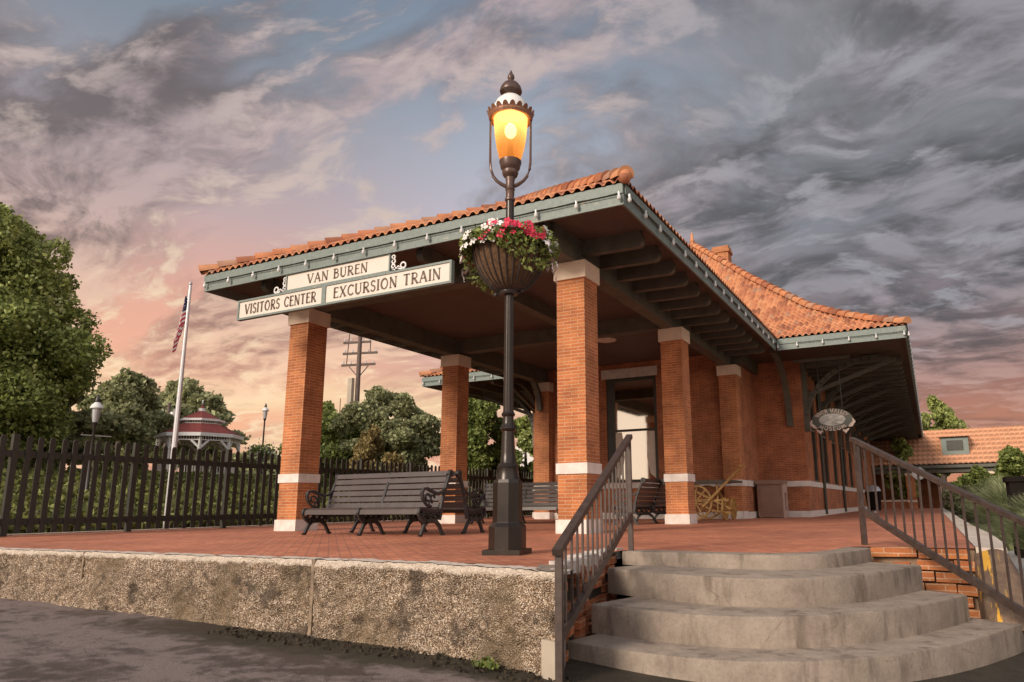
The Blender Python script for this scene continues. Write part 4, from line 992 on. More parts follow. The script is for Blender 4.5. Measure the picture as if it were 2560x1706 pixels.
side = np.abs(np.cos(a-yaw))      # hangs lower at the two sides
r_ = .36+.17*rng.uniform(0,1,n); zt = .50+.20*rng.uniform(0,1,n)**1.2
low = rng.uniform(0,1,n) < .40; r_[low] = .46+.13*rng.uniform(0,1,low.sum()); zt[low] = .62-(.08+.40*side[low]**3)*rng.uniform(0,1,low.sum())
inn = rng.uniform(0,1,n) < .3; r_[inn] = rng.uniform(.06,.4,inn.sum()); zt[inn] = rng.uniform(.52,.66,inn.sum())
pos = np.stack([np.cos(a)*r_, np.sin(a)*r_, zt], 1); quads('foliage', leafquads(pos, .040, 1.6), 'leafbright', fb)
fl = MB(); 
for k in range(5):
    a0 = 2*math.pi*k/5; P = [Vector((0,0,0))]+[Vector((math.cos(a0+da)*r1, math.sin(a0+da)*r1, zz)) for da, r1, zz in ((-.58,.026,.012),(-.40,.040,.012),(0,.046,.006),(.40,.040,.012),(.58,.026,.012))]; fl.face(P)
red0 = fl.build('red_flower', 'red', fb); fl2 = MB(); fl2.v, fl2.f, fl2.uv, fl2.mi = fl.v, fl.f, fl.uv, fl.mi; wh0 = fl2.build('white_flower', 'whitepetal', fb)
rf = random.Random(21)
def putf(proto, first, ang, rr, z, sc_):
    o = proto if first else proto.copy()
    if not first: C.objects.link(o); o.parent = fb
    v = Vector((math.cos(ang), math.sin(ang), rf.uniform(-.1,.7))).normalized(); v += Vector((rf.uniform(-.35,.35), rf.uniform(-.35,.35), rf.uniform(-.3,.3)))
    o.rotation_euler = v.to_track_quat('Z','Y').to_euler(); o.location = (math.cos(ang)*rr, math.sin(ang)*rr, z); o.scale = (sc_,)*3
fr = math.atan2(-F.y, -F.x)       # direction towards the road side
first = {id(red0): True, id(wh0): True}
for k in range(230):
    ang = rf.uniform(0, 2*math.pi); rel = (ang-fr+math.pi) % (2*math.pi)-math.pi; sd_ = abs(math.sin(rel))
    clump = math.sin(rel*2.3+.6)+rf.uniform(-.9,.9)
    pr_ = red0 if (abs(rel) < .9 and clump > .15) or (abs(rel) >= .9 and clump > 1.0) else wh0
    if rf.random() < .40*sd_**2: z = .62-rf.uniform(.05,.52)*sd_**3; rr = .53+rf.uniform(0,.05)
    else: z = rf.uniform(.50,.69); rr = .42+.15*rf.random()
    putf(pr_, first[id(pr_)], ang, rr, z, rf.uniform(.85,1.25)); first[id(pr_)] = False

# ================================================================== BENCHES
def bench(L_, label, loc, rz, proto=None):
    if proto:
        c_ = copy_tree(proto); c_.location = loc; c_.rotation_euler = (0,0,rz); c_['label'] = label; return c_
    t = thing('park_bench', label, 'bench', loc, rz, 'slatted cast iron benches under the porch')
    for k, (y, z, wy, wz, tl) in enumerate([(.015,.425,.03,.085,-.15),(.09,.487,.10,.028,.12),(.20,.482,.10,.026,-.04),(.31,.470,.10,.026,-.10),(.42,.458,.10,.026,-.05),(.52,.462,.08,.026,.2)]):
        b = MB(); c_, s_ = math.cos(tl), math.sin(tl); P = [(y+p*c_-q_*s_, z+p*s_+q_*c_) for p, q_ in ((-wy/2,-wz/2),(wy/2,-wz/2),(wy/2,wz/2),(-wy/2,wz/2))]
        b.ribbon([(-L_/2+.03,0),(L_/2-.03,0)], .01, .01, 'y') if 0 else None
        x0, x1 = .03, L_-.03
        for i in range(4): p, q_ = P[i], P[(i+1)%4]; b.face([(x0,*p),(x1,*p),(x1,*q_),(x0,*q_)][::-1])
        b.face([(x0,*p) for p in P]); b.face([(x1,*p) for p in P][::-1]); b.build('seat_slat', 'slat', t)
    for k in range(6):
        f_ = k/5; y = .585+.215*f_+.03*math.sin(f_*3.1); z = .545+.575*f_; tl = R(68); b = MB(); wy, wz = .096, .024; c_, s_ = math.cos(tl), math.sin(tl)
        P = [(y+p*c_-q_*s_, z+p*s_+q_*c_) for p, q_ in ((-wy/2,-wz/2),(wy/2,-wz/2),(wy/2,wz/2),(-wy/2,wz/2))]
        x0, x1 = .03, L_-.03
        for i in range(4): p, q_ = P[i], P[(i+1)%4]; b.face([(x0,*p),(x1,*p),(x1,*q_),(x0,*q_)][::-1])
        b.face([(x0,*p) for p in P]); b.face([(x1,*p) for p in P][::-1]); b.build('back_slat', 'slat', t)
    def frame(x, arm=True):
        b = MB(); th = .05
        # arched legs
        b.ribbon([(.02,0),(.06,.02),(.10,.10),(.15,.19),(.22,.25),(.33,.27)], [.09,.055,.05,.055,.07,.09], th, 'x', x)
        b.ribbon([(.70,0),(.66,.02),(.61,.10),(.56,.18),(.47,.25),(.33,.27)], [.09,.055,.05,.055,.07,.09], th, 'x', x)
        # seat rail and front curl
        b.ribbon([(.00,.36),(-.02,.41),(.0,.47),(.06,.49),(.20,.46),(.42,.435),(.56,.45)], [.03,.035,.04,.04,.045,.05,.06], th, 'x', x)
        b.ribbon([(.0,.36),(.05,.30),(.12,.25),(.2,.25)], [.03,.04,.05,.05], th, 'x', x)
        # openwork body
        for yy_, zz, r_ in ((.16,.36,.065),(.30,.355,.07),(.44,.35,.065),(.23,.30,.035),(.38,.29,.035),(.54,.34,.04)):
            b.ribbon([(yy_+r_*math.cos(a), zz+r_*math.sin(a)) for a in np.linspace(0, 2*math.pi, 13)], .026, th*.8, 'x', x)
        for a, c0 in (((.05,.33),(.30,.43)),((.10,.27),(.5,.43)),((.30,.27),(.56,.42)),((.5,.28),(.56,.46)),((.08,.44),(.36,.27)),((.34,.44),(.56,.3))):
            b.ribbon([a, ((a[0]+c0[0])/2, (a[1]+c0[1])/2+.02), c0], .028, th*.6, 'x', x)
        # back upright with scroll
        b.ribbon([(.56,.28),(.60,.42),(.62,.55),(.67,.72),(.75,.92),(.83,1.08)], [.06,.07,.055,.05,.05,.055], th, 'x', x)
        b.ribbon([(.85+.055*math.cos(a)*(1-.5*k/16), 1.12+.055*math.sin(a)*(1-.5*k/16)) for k, a in enumerate(np.linspace(-2.2, 4.6, 17))], [.05]*17, th*1.3, 'x', x)
        if arm:
            b.ribbon([(.73,.86),(.62,.77),(.48,.74),(.34,.78),(.20,.83),(.10,.82),(.06,.75),(.08,.66),(.13,.60)], [.03,.04,.05,.05,.05,.05,.045,.04,.03], th*1.1, 'x', x)
            for yy_, zz, r_ in ((.22,.68,.06),(.36,.66,.055),(.30,.57,.045)):
                b.ribbon([(yy_+r_*math.cos(a), zz+r_*math.sin(a)) for a in np.linspace(0, 5.2, 12)], .024, th*.7, 'x', x)
            b.ribbon([(.13,.60),(.2,.54),(.32,.50)], .03, th, 'x', x)
        return b
    frame(0).build('side_frame', 'benchiron', t); frame(L_).build('side_frame', 'benchiron', t); frame(L_/2, False).build('middle_frame', 'benchiron', t)
    return t
b1 = bench(2.85, 'long dark slatted bench facing the road between the two front pillars', (-5.24,-1.74,0), R(-1.5))
bench(2.85, 'dark bench set back to back behind the front bench', (-2.30,.10,0), R(178.5), b1)
bench(2.85, 'bench half hidden between the lamp post and the nearest pillar', (-6.4,5.6,0), R(0), b1)
bench(2.85, 'bench seen from behind between the handrail and the second pillar', (-1.75,8.1,0), R(-90), b1)

# ================================================================== HANDRAILS
def handrail(label, rear, front_, zr, zf_, lowr, lowf, footf, n):
    t = thing('handrail', label, 'handrail', (rear[0], rear[1], 0), 0, 'metal handrails of the steps')
    r3, f3 = Vector((*rear,0)), Vector((*front_,0)); Z = lambda z: Vector((0,0,z)); dv = (f3-r3).normalized()
    def P_(b, name): adopt(b.build(name, 'rail'), t)
    b = MB(); b.obox(r3-dv*.08+Z(zr+.035), f3+dv*.07+Z(zf_-.035), .07, .05); P_(b, 'top_rail')
    b = MB(); b.obox(r3+Z(lowr), f3+Z(lowf), .05, .07); P_(b, 'bottom_rail')
    b = MB(); b.obox(r3+Z(0), r3+Z(zr), .055, .055, up=dv); P_(b, 'post')
    b = MB(); b.obox(f3+Z(footf-.03), f3+Z(zf_-.01), .055, .055, up=dv); P_(b, 'post')
    bo = None
    for k in range(1, n):
        p = r3.lerp(f3, k/n); z1 = zr+(zf_-zr)*k/n; z0 = lowr+(lowf-lowr)*k/n
        b = MB(); b.obox(p+Z(z0), p+Z(z1), .018, .018, up=dv); P_(b, 'baluster')
handrail('rusty brown metal handrail at the left side of the steps', (2.55,-4.235), (3.06,-6.975), 1.27, .20, .40, -.46, -.80, 16)
handrail('rusty brown metal handrail at the right side of the steps', (4.867,-2.335), (6.52,-4.35), 1.27, .245, .42, -.62, -.9, 17)

# ================================================================== PORCH CLUTTER
lc = thing('luggage_cart', 'old luggage cart with yellow spoked wheels and raised pole handle by the wall', 'cart', (-.5,10.4,0))
LOC = Vector((-.45,10.3,0))
def CA(b, name, m, sm=False): return adopt(b.build(name, m, None, sm), lc)
b = MB(); b.box(-1.55,.15,10.0,11.6,1.16,1.23); b.box(-1.55,.15,9.98,10.02,1.10,1.2); CA(b, 'deck', 'cart')
def wheel(cx, cz, r, y, x):
    b = MB(); n = 24; P = [(cx+r*math.cos(2*math.pi*k/n), cz+r*math.sin(2*math.pi*k/n)) for k in range(n+1)]
    b.ribbon(P, .05, .05, 'x', x); 
    for k in range(10): a = 2*math.pi*k/10+.2; b.ribbon([(cx+.05*math.cos(a), cz+.05*math.sin(a)), (cx+r*math.cos(a), cz+r*math.sin(a))], .03, .03, 'x', x)
    b.ribbon([(cx+.06*math.cos(2*math.pi*k/8), cz+.06*math.sin(2*math.pi*k/8)) for k in range(9)], .05, .1, 'x', x)
    return b
def wheely(cx, cz, r, y):
    b = MB(); n = 24; P = [(cx+r*math.cos(2*math.pi*k/n), cz+r*math.sin(2*math.pi*k/n)) for k in range(n+1)]
    b.ribbon(P, .06, .05, 'y', y)
    for k in range(10): a = 2*math.pi*k/10+.2; b.ribbon([(cx+.05*math.cos(a), cz+.05*math.sin(a)), (cx+r*math.cos(a), cz+r*math.sin(a))], .035, .035, 'y', y)
    b.ribbon([(cx+.05*math.cos(2*math.pi*k/8), cz+.05*math.sin(2*math.pi*k/8)) for k in range(9)], .06, .12, 'y', y)
    return b
CA(wheely(-1.0,.56,.52,10.05), 'wheel', 'yellow'); CA(wheely(-1.0,.56,.52,11.4), 'wheel', 'yellow')
CA(wheel(10.25,.35,.33,0,-.12), 'small_wheel', 'yellow'); CA(wheel(11.3,.35,.33,0,-.12), 'small_wheel', 'yellow')
b = MB(); b.obox((-.75,10.0,.42),(.60,9.9,1.66),.06,.07); b.obox((.50,9.75,1.62),(.62,10.05,1.62),.04,.04); CA(b, 'pole_handle', 'yellow')
b = MB(); b.obox((-1.4,10.1,1.1),(.1,10.1,.35),.06,.06); b.obox((-1.5,10.1,.58),(.05,10.1,.62),.07,.07); b.obox((-.3,10.1,.2),(-.3,10.1,1.15),.05,.05); b.obox((-.12,10.0,.36),(-.12,11.5,.36),.08,.08); b.obox((-.45,10.0,.3),(.12,10.05,.22),.06,.06); CA(b, 'undercarriage', 'yellow')
tb = thing('trash_bin', 'square brown litter bin standing against the brick wall', 'bin', (.62,14.1,0))
b = MB(); x0, x1, y0, y1 = .16, 1.02, 13.7, 14.4
b.prism([(x0,y0),(x1,y0),(x1,y1),(x0,y1)], .04, 1.16); adopt(b.build('body', 'bin'), tb)
b = MB()
b.box(x0-.06,x1+.06,y0-.06,y1+.05,1.16,1.30); adopt(b.build('lid', 'bin'), tb)
b = MB(); b.box(x1,x1+.05,y0,y0+.12,0,1.16); b.box(x1,x1+.05,y1-.12,y1,0,1.16); b.box(x1,x1+.05,y0+.12,y1-.12,.85,1.16); b.box(x1,x1+.05,y0+.12,y1-.12,0,.25); adopt(b.build('side_frame', 'binlight'), tb)
b = MB(); b.box(x0+.10,x1-.10,y0-.02,y0-.001,.16,1.02); adopt(b.build('front_panel', 'bin'), tb)
# dark bin at right edge of platform far end
nb = thing('litter_basket', 'small dark litter basket beside the far brick piers of the depot', 'bin', (3.1,26,0))
b = MB(); b.lathe([(.30,.1),(.36,.95),(.38,1.0),(.34,1.0),(.3,.95)], 16, (3.1,26)); adopt(b.build('basket', 'blackbox', None, True), nb)
b = MB(); b.lathe([(.38,1.02),(.30,1.2),(.16,1.3),(.12,1.31)], 16, (3.1,26)); b.tube([(3.1,26,0),(3.1,26,.12)], .2, 8); adopt(b.build('rain_hood', 'metal', None, True), nb)

# ================================================================== PICKET FENCE
fe = thing('picket_fence', 'dark green picket fence running along the far edge of the brick platform', 'fence', (-11.4,-3,0))
FX = -11.4; per = .2335
def picket(y0, h=2.06):
    b = MB(); b.box(FX-.012, FX+.012, y0-.055, y0+.055, .05, h-.04); b.prism([(FX-.012,y0-.055),(FX+.012,y0-.055),(FX+.012,y0+.055),(FX-.012,y0+.055)], h-.04, h-.039)
    b.v = b.v; return b
def pk(y0, h=2.06):
    b = MB(); P = [(y0-.055,.05),(y0+.055,.05),(y0+.055,h-.05),(y0+.03,h),(y0-.03,h),(y0-.055,h-.05)]
    b.face([(FX+.014,y,z) for y,z in P]); b.face([(FX-.014,y,z) for y,z in P][::-1])
    for i in range(6): p, q_ = P[i], P[(i+1)%6]; b.face([(FX-.014,*p),(FX-.014,*q_),(FX+.014,*q_),(FX+.014,*p)][::-1])
    return b
y = -5.9; k = 0; posts = []
rest = MB(); p0 = None
rp = random.Random(4)
while y < 30:
    if k % 11 == 9: posts.append(y)
    elif k < 110:
        if p0 is None: p0 = adopt(pk(0).build('picket', 'fence'), fe); o = p0
        else: o = p0.copy(); C.objects.link(o)
        o.location = (0, y, rp.uniform(-.012,.012)); o.rotation_euler = (rp.uniform(-.008,.008),0,0)
    else:
        b = pk(y); i = len(rest.v); rest.v += b.v; rest.f += [tuple(x+i for x in f_) for f_ in b.f]; rest.uv += b.uv; rest.mi += b.mi
    y += per; k += 1
o = adopt(rest.build('far_pickets', 'fence'), fe); o['kind'] = 'stuff'
for y in posts:
    b = MB(); b.box(FX-.10, FX+.0, y-.06, y+.06, 0, 2.1); adopt(b.build('fence_post', 'fence'), fe)
b = MB(); b.box(FX-.06, FX-.016, -6, 30, 1.62, 1.76); adopt(b.build('rail', 'fence'), fe)
b = MB(); b.box(FX-.06, FX-.016, -6, 30, .22, .36); adopt(b.build('rail', 'fence'), fe)

# ================================================================== TREES
def tree(name, label, base, H, crowns, nleaf, leaf, material='leaf', trunk_r=.25, group=None, cat='tree', gaps=.35, inner=.55):
    t = thing(name, label, cat, base, 0, group); bx, by, bz = base
    top = max(c_[2]+c_[5]*.3 for c_ in crowns)
    b = MB(); b.tube([(0,0,-.3),(.05,0,top*.35),(-.05,.1,top*.65)], [trunk_r*1.2, trunk_r*.8, trunk_r*.4], 10)
    for c_ in crowns[:10]: b.tube([(0,0,top*.28),(c_[0]*.5,c_[1]*.5,(c_[2]+top*.28)/2),(c_[0],c_[1],c_[2])], [trunk_r*.45, trunk_r*.28, trunk_r*.08], 6)
    b.build('trunk', 'bark', t, True)
    vol = np.array([c_[3]*c_[4]*c_[5] for c_ in crowns]); vol = vol**.75/ (vol**.75).sum(); allp = []
    for c_, v in zip(crowns, vol):
        n = int(nleaf*v); d_ = rng.normal(size=(n,3)); d_ /= np.linalg.norm(d_, axis=1)[:,None]
        rr = rng.uniform(inner, 1.0, n)**.7
        # sub-lumps push the surface in and out
        kk = rng.normal(size=(9,3)); kk /= np.linalg.norm(kk, axis=1)[:,None]
        lump = np.max(d_@kk.T, axis=1); rr *= .80+.28*np.clip((lump-.72)/.28, 0, 1)+rng.normal(0,.07,n)
        tw = rng.uniform(0,1,n) < .10; rr[tw] *= 1+.22*rng.uniform(0,1,tw.sum())*(lump[tw] > .8); keep = lump > rng.uniform(.35, .40+gaps, n); P = (d_*rr[:,None]*np.array(c_[3:6])+np.array(c_[:3]))[keep]; allp.append(P)
    quads('crown', leafquads(np.concatenate(allp), leaf, 1.5), material, t); return t
def blobs(Rx, Ry, z0, z1, n, seed, r=(.3,.5), shape=1.0):
    q_ = random.Random(seed); out_ = []
    for i in range(n):
        f_ = (i+.5)/n; z = z0+(z1-z0)*f_; w2 = math.sin(math.pi*min(.97, max(.08, f_**shape)))**.55
        a = q_.uniform(0, 2*math.pi); rr = q_.uniform(.25,.72)*w2; s_ = q_.uniform(*r)
        out_.append((Rx*rr*math.cos(a), Ry*rr*math.sin(a), z, Rx*s_*max(.6,w2), Ry*s_*max(.6,w2), (z1-z0)*s_*.42))
    return out_
tree('big_tree', 'big round leafy tree with sunlit right edge at the left side', (-27.2,1.5,1.6), 12, blobs(5.9,5.9,1.0,10.7,110,1,(.14,.26),.85)+[(0,0,5.4,3.6,3.6,4.0)], 170000, .12, 'leaf', .4)
tree('dark_tree', 'dark rounded tree right of the big tree behind the small lamp', (-32.8,11.2,2.1), 6, blobs(3.1,3.1,.6,5.3,30,2,(.24,.38)), 32000, .18, 'leafdark', .25, 'trees beyond the fence')
tree('spreading_tree', 'pale green tree rising behind the gazebo roof', (-51.6,28.2,2), 9, blobs(5.4,5.4,2,8.9,36,3,(.22,.36)), 20000, .36, 'leafdark', .3, 'trees beyond the fence')
tree('low_tree', 'low hazy green tree between gazebo and left pillar', (-63.8,45,2.2), 8, blobs(7.4,7.4,.3,4.6,36,4,(.22,.36)), 17000, .46, 'leafdark', .3, 'trees beyond the fence')
tree('low_tree', 'low green tree just behind the left edge of the left pillar', (-52,44,2.2), 8, blobs(6,6,.3,3.4,28,14,(.22,.36)), 13000, .42, 'leafdark', .3, 'trees beyond the fence')
tree('broad_tree', 'broad grey green tree behind the telegraph pole and bench', (-20.6,18.0,1.2), 6, blobs(3.5,3.5,.4,5.2,50,5,(.20,.34)), 55000, .14, 'leafdark', .22, 'trees beyond the fence')
tree('broad_tree', 'green tree filling the gap left of the telegraph pole', (-24.0,16.7,1.3), 6, blobs(3.2,3.2,.3,4.5,34,15,(.22,.36)), 36000, .15, 'leaf', .22, 'trees beyond the fence')
tree('rusty_shrub', 'brownish shrub behind the back of the front bench', (-15.8,11.9,.6), 3, blobs(1.25,1.25,.3,3.2,16,6,(.24,.4)), 11000, .10, 'leafrust', .06, 'trees beyond the fence', 'shrub')
tree('bright_tree', 'bright green tree between the far pillar and the lamp post', (-15.6,20.2,.6), 6, blobs(2.3,2.3,.5,6.2,30,7,(.22,.36)), 24000, .15, 'leafbright', .15, 'trees beyond the fence')
tree('slender_tree', 'small tree behind the lamp post left of the brick pilaster', (-17.4,27.6,1), 6, blobs(2.6,2.6,.3,4.9,22,8,(.22,.36)), 14000, .18, 'leaf', .15, 'trees beyond the fence')
tree('dark_tree', 'leafy tree low behind the left run of pickets', (-29,5.8,1.9), 5, blobs(3.6,3.6,.2,3.9,26,9,(.22,.36)), 19000, .22, 'leafdark', .25, 'trees beyond the fence')
tree('dark_tree', 'bushy tree at the far left behind the pickets', (-27,-3,1.8), 5, blobs(3.6,3.6,.1,3.6,24,10,(.22,.36)), 17000, .22, 'leafdark', .25, 'trees beyond the fence')
tree('roadside_tree', 'tree rising above the far tiled roof at the right', (6.8,66,0), 9, blobs(3.2,3.2,3,10.0,26,11,(.22,.36)), 15000, .30, 'leaf', .3)
tree('roadside_tree', 'thin branch of a tree over the tiled roof ridge', (10.3,66,0), 9, blobs(2.0,2.0,3,7.0,12,12,(.22,.36)), 5000, .30, 'leaf', .2)
rv = random.Random(9)
tree('climbing_vine', 'tall vine growing up a column of the far pavilion', (9.75,36,-.4), 5, [(rv.uniform(-.35,.35), rv.uniform(-.4,.4), .5+k*.19, rv.uniform(.45,.75), rv.uniform(.45,.75), rv.uniform(.35,.5)) for k in range(17)], 9000, .15, 'leafbright', .08, cat='vine')
tree('tall_shrub', 'tall shrub at the far right corner of the depot', (3.75,48.5,-.2), 5, blobs(1.5,1.5,.3,5.0,18,16,(.3,.45)), 9000, .2, 'leaf', .08, cat='shrub')
tree('tall_shrub', 'green shrub behind the handrail before the far pavilion', (8.4,38.5,-.4), 4, blobs(1.5,1.5,.2,2.7,14,17,(.3,.45)), 7000, .16, 'leafbright', .08, cat='shrub')
for (hx, hy, sx, h_, sd_) in ((7.2,30,1.6,1.9,31),(8.9,27,2.0,2.2,32),(12,30,2.6,3.2,33)):
    tree('hedge_bush', {31:'rounded green bush behind the ornamental grass, leftmost of three',32:'rounded green bush behind the ornamental grass, middle of three',33:'large green bush at the right edge behind the ornamental grass'}[sd_], (hx,hy,-.45), h_, blobs(sx*.8,sx,.2,h_*.8,12,sd_), 7000, .14, 'leafdark', .06, 'bushes right of the platform', 'bush')
for (hx, sx, h_, sd_, lb) in ((2.5,3.2,3.6,41,'low green tree behind the pavilion, seen under the left end of its roof'),(9.5,3.6,3.4,42,'low green tree seen under the middle of the pavilion roof'),(17,3.6,3.6,43,'low green tree behind the right end of the pavilion')):
    tree('low_tree', lb, (hx,64,-.5), h_, blobs(sx,sx,.1,h_,20,sd_,(.3,.45)), 9000, .26, 'leafbright', .1, 'trees behind the pavilion')
# ornamental grasses
def grass_clump(label, c0, h, r, n, seed):
    q_ = np.random.default_rng(seed); P = []
    a = q_.uniform(0, 2*math.pi, n); lean = q_.uniform(.1, 1.0, n)*r; hh = h*q_.uniform(.6, 1.05, n)*(1-.25*(lean/r)); w2 = .016
    base_ = np.stack([np.cos(a)*.12*q_.random(n), np.sin(a)*.12*q_.random(n), np.zeros(n)], 1); dr = np.stack([np.cos(a), np.sin(a), np.zeros(n)], 1); sd_ = np.stack([-np.sin(a), np.cos(a), np.zeros(n)], 1)
    ks = [0,.25,.5,.75,1.0]; pts = []
    for k_ in ks: pts.append(base_+dr*(lean*k_**1.9)[:,None]+np.array([0,0,1])*(hh*(1.35*k_-.42*k_**2.6))[:,None])
    for i in range(4):
        wa, wb = w2*(1-ks[i]*.8), w2*(1-ks[i+1]*.8); P.append(np.stack([pts[i]-sd_*wa, pts[i]+sd_*wa, pts[i+1]+sd_*wb, pts[i+1]-sd_*wb], 1))
    t = thing('ornamental_grass', label, 'grass clump', c0, 0, 'ornamental grass clumps right of the platform')
    quads('blades', np.concatenate(P), 'grassblade', t)
gl = [((7.35,3.0,-.55),1.35,.95,3000,'arching grass clump nearest the right handrail'),((7.1,5.6,-.5),1.55,.95,3000,'arching grass clump beside the curved kerb, second from the front'),((8.4,6.4,-.5),1.7,1.0,3000,'tall grass clump at the right picture edge'),((7.25,8.6,-.5),1.7,1.0,3000,'grass clump beside the kerb, third from the front'),((8.6,10.4,-.5),1.9,1.1,3000,'tall grass clump behind the others at the right edge'),((7.4,12.2,-.5),1.9,1.1,2600,'grass clump beside the kerb farthest from the steps'),((8.7,15,-.5),2.0,1.1,2400,'pale grass clump in front of the far pavilion')]
gl.append(((7.15,.7,-.6),1.15,.85,2600,'low arching grass clump beside the handrail, in front of the black bin'))
for i, (c0, h, r_, n, lb) in enumerate(gl): grass_clump(lb, c0, h, r_, n, 50+i)

# ================================================================== BACKGROUND THINGS
# flagpole + flag
fpz = thing('flagpole', 'tall white flagpole leaning up beside the gazebo', 'flagpole', (-12.5,.45,0))
b = MB(); b.tube([(0,0,0),(0,0,6.7)], [.085,.038], 14); b.build('pole', 'alu', fpz, True)
b = MB(); b.sphere((0,0,6.75),.05,10,6); b.build('ball_finial', 'metal', fpz, True)
b = MB(); b.tube([(.07,-.03,1.0),(.05,-.03,6.5)], .006, 4); b.build('halyard', 'white', fpz)
def mk_flag():
    m, t = mat('striped_flag_cloth'); s = t.new('ShaderNodeSeparateXYZ'); t.l.new(uvc(t), s.inputs[0]); u, v = s.outputs[0], s.outputs[1]
    st_ = t.math('GREATER_THAN', t.math('FRACT', t.math('MULTIPLY', v, 6.5)), .5)
    col = t.mix(st_, (.50,.03,.05,1), (.75,.70,.68,1)); can = t.math('MULTIPLY', t.math('LESS_THAN', u, .40), t.math('GREATER_THAN', v, .46))
    star = t.math('LESS_THAN', t.vor(t.mapping(uvc(t), scale=(1,.9,1)), 16), .20)
    t.put(t.b.inputs['Base Color'], t.mix(can, col, t.mix(star, (.02,.025,.08,1), (.75,.7,.68,1)))); t.b.inputs['Roughness'].default_value = .8; return m
M_['flag'] = mk_flag()
nu, nv = 26, 22; V = np.zeros((nv, nu, 3)); UVv = np.zeros((nv, nu, 2))
for j in range(nv):
    for i in range(nu):
        u, v = i/(nu-1), j/(nv-1); UVv[j,i] = (u, v)
        # limp : the fly end hangs down
        dx = -.05-.34*u**.8*(.35+.65*(1-v))+.02*math.sin(u*14+v*3); z = 6.38-(1-v)*.62-u*1.05*(1-.15*v); V[j,i] = (dx*.34, dx*.60+.07*math.sin(u*16+v*4), z)
o = gridmesh('flag', V, nu, nv, 'flag', fpz, uv=UVv)
# gazebo
gz = thing('gazebo', 'white octagonal gazebo with two tier red roof behind the fence', 'gazebo', (-30.8,14.4,2.1)); gz.scale = (.9,.9,1.0)
def ring8(r, z, rot_=R(10)): return [Vector((r*math.cos(rot_+k*math.pi/4), r*math.sin(rot_+k*math.pi/4), z)) for k in range(8)]
def band(b, r0, z0, r1, z1):
    A_, B_ = ring8(r0, z0), ring8(r1, z1)
    for k in range(8): b.face([A_[k], A_[(k+1)%8], B_[(k+1)%8], B_[k]])
b = MB(); band(b, 2.50,2.42,1.30,3.02); b.build('lower_roof', 'redroof', gz)
b = MB(); band(b, 1.32,3.28,.22,3.80); band(b,.16,3.96,.02,4.18); b.build('upper_roof', 'redroof', gz)
b = MB(); band(b, 2.52,2.24,2.52,2.43); band(b, 1.38,3.18,1.38,3.30); band(b, 1.18,2.98,1.18,3.09); band(b,1.18,3.17,1.36,3.22); band(b, .20,3.76,.20,3.96); band(b,2.3,2.24,2.52,2.24); b.build('white_trim', 'white', gz)
b = MB(); A_, B_ = ring8(1.18,3.09), ring8(1.18,3.17)
for k in range(8):
    for i in range(6):
        p = A_[k].lerp(A_[(k+1)%8], (i+.5)/6); b.obox(p, p+Vector((0,0,.08)), .05, .05)
b.build('clerestory_spindles', 'white', gz)
b = MB(); band(b,1.12,3.0,1.12,3.2); b.build('dark_core', 'frame', gz)
for k in range(8):
    p = ring8(2.25,0)[k]; b = MB(); b.obox(p, p+Vector((0,0,2.34)), .13, .13); b.build('post', 'white', gz)
b = MB(); A_ = ring8(2.25,0)
for k in range(8):
    p, q_ = A_[k], A_[(k+1)%8]; b.obox(p+Vector((0,0,2.28)), q_+Vector((0,0,2.28)), .06,.05); b.obox(p+Vector((0,0,2.05)), q_+Vector((0,0,2.05)), .06,.05)
    for i in range(1,11): m_ = p.lerp(q_, i/11); b.obox(m_+Vector((0,0,2.05)), m_+Vector((0,0,2.28)), .04,.04)
    for (u, v_) in ((p,q_),(q_,p)):
        dd = (v_-u).normalized(); b.obox(u+Vector((0,0,1.6)), u+dd*.5+Vector((0,0,2.04)), .08,.12)
    b.obox(p+Vector((0,0,.9)), q_+Vector((0,0,.9)), .05,.06); b.obox(p+Vector((0,0,.25)), q_+Vector((0,0,.25)), .05,.06)
    for i in range(1,12): m_ = p.lerp(q_, i/12); b.obox(m_+Vector((0,0,.25)), m_+Vector((0,0,.9)), .03,.03)
b.build('fretwork', 'white', gz)
b = MB(); band(b,2.45,-.6,2.45,.1); A_ = ring8(2.45,.1); b.face(A_); b.build('brick_base', 'brick_wall', gz)
b = MB(); b.lathe([(.02,4.15),(.05,4.2),(.08,4.27),(.03,4.33),(.02,4.45),(.001,4.46)], 8); b.build('finial', 'metal', gz)
# telegraph pole
up_ = thing('telegraph_pole', 'wooden telegraph pole with three cross arms seen under the porch roof', 'telegraph pole', (-23.2,18.5,1.4))
o3 = Vector((-23.2,18.5,0)); ax = Vector((Rt.x, Rt.y, 0))
def U(b, nm, m='polewood', sm=False): return adopt(b.build(nm, m, None, sm), up_)
b = MB(); b.tube([o3+Vector((0,0,.5)), o3+Vector((0,0,10.3))], [.17,.12], 12); U(b, 'pole', sm=True)
for z, l, r_ in ((9.85,-.95,.65),(9.2,-.95,1.05),(8.52,-1.0,.95)):
    b = MB(); b.obox(o3+ax*l+Vector((0,0,z)), o3+ax*r_+Vector((0,0,z+.08)), .1, .12); U(b, 'cross_arm')
    b = MB()
    for f_ in (.06,.28,.72,.94): p = o3+ax*(l+(r_-l)*f_)+Vector((0,0,z+.1)); b.tube([p, p+Vector((0,0,.14))], .045, 6)
    U(b, 'insulator', 'metal')
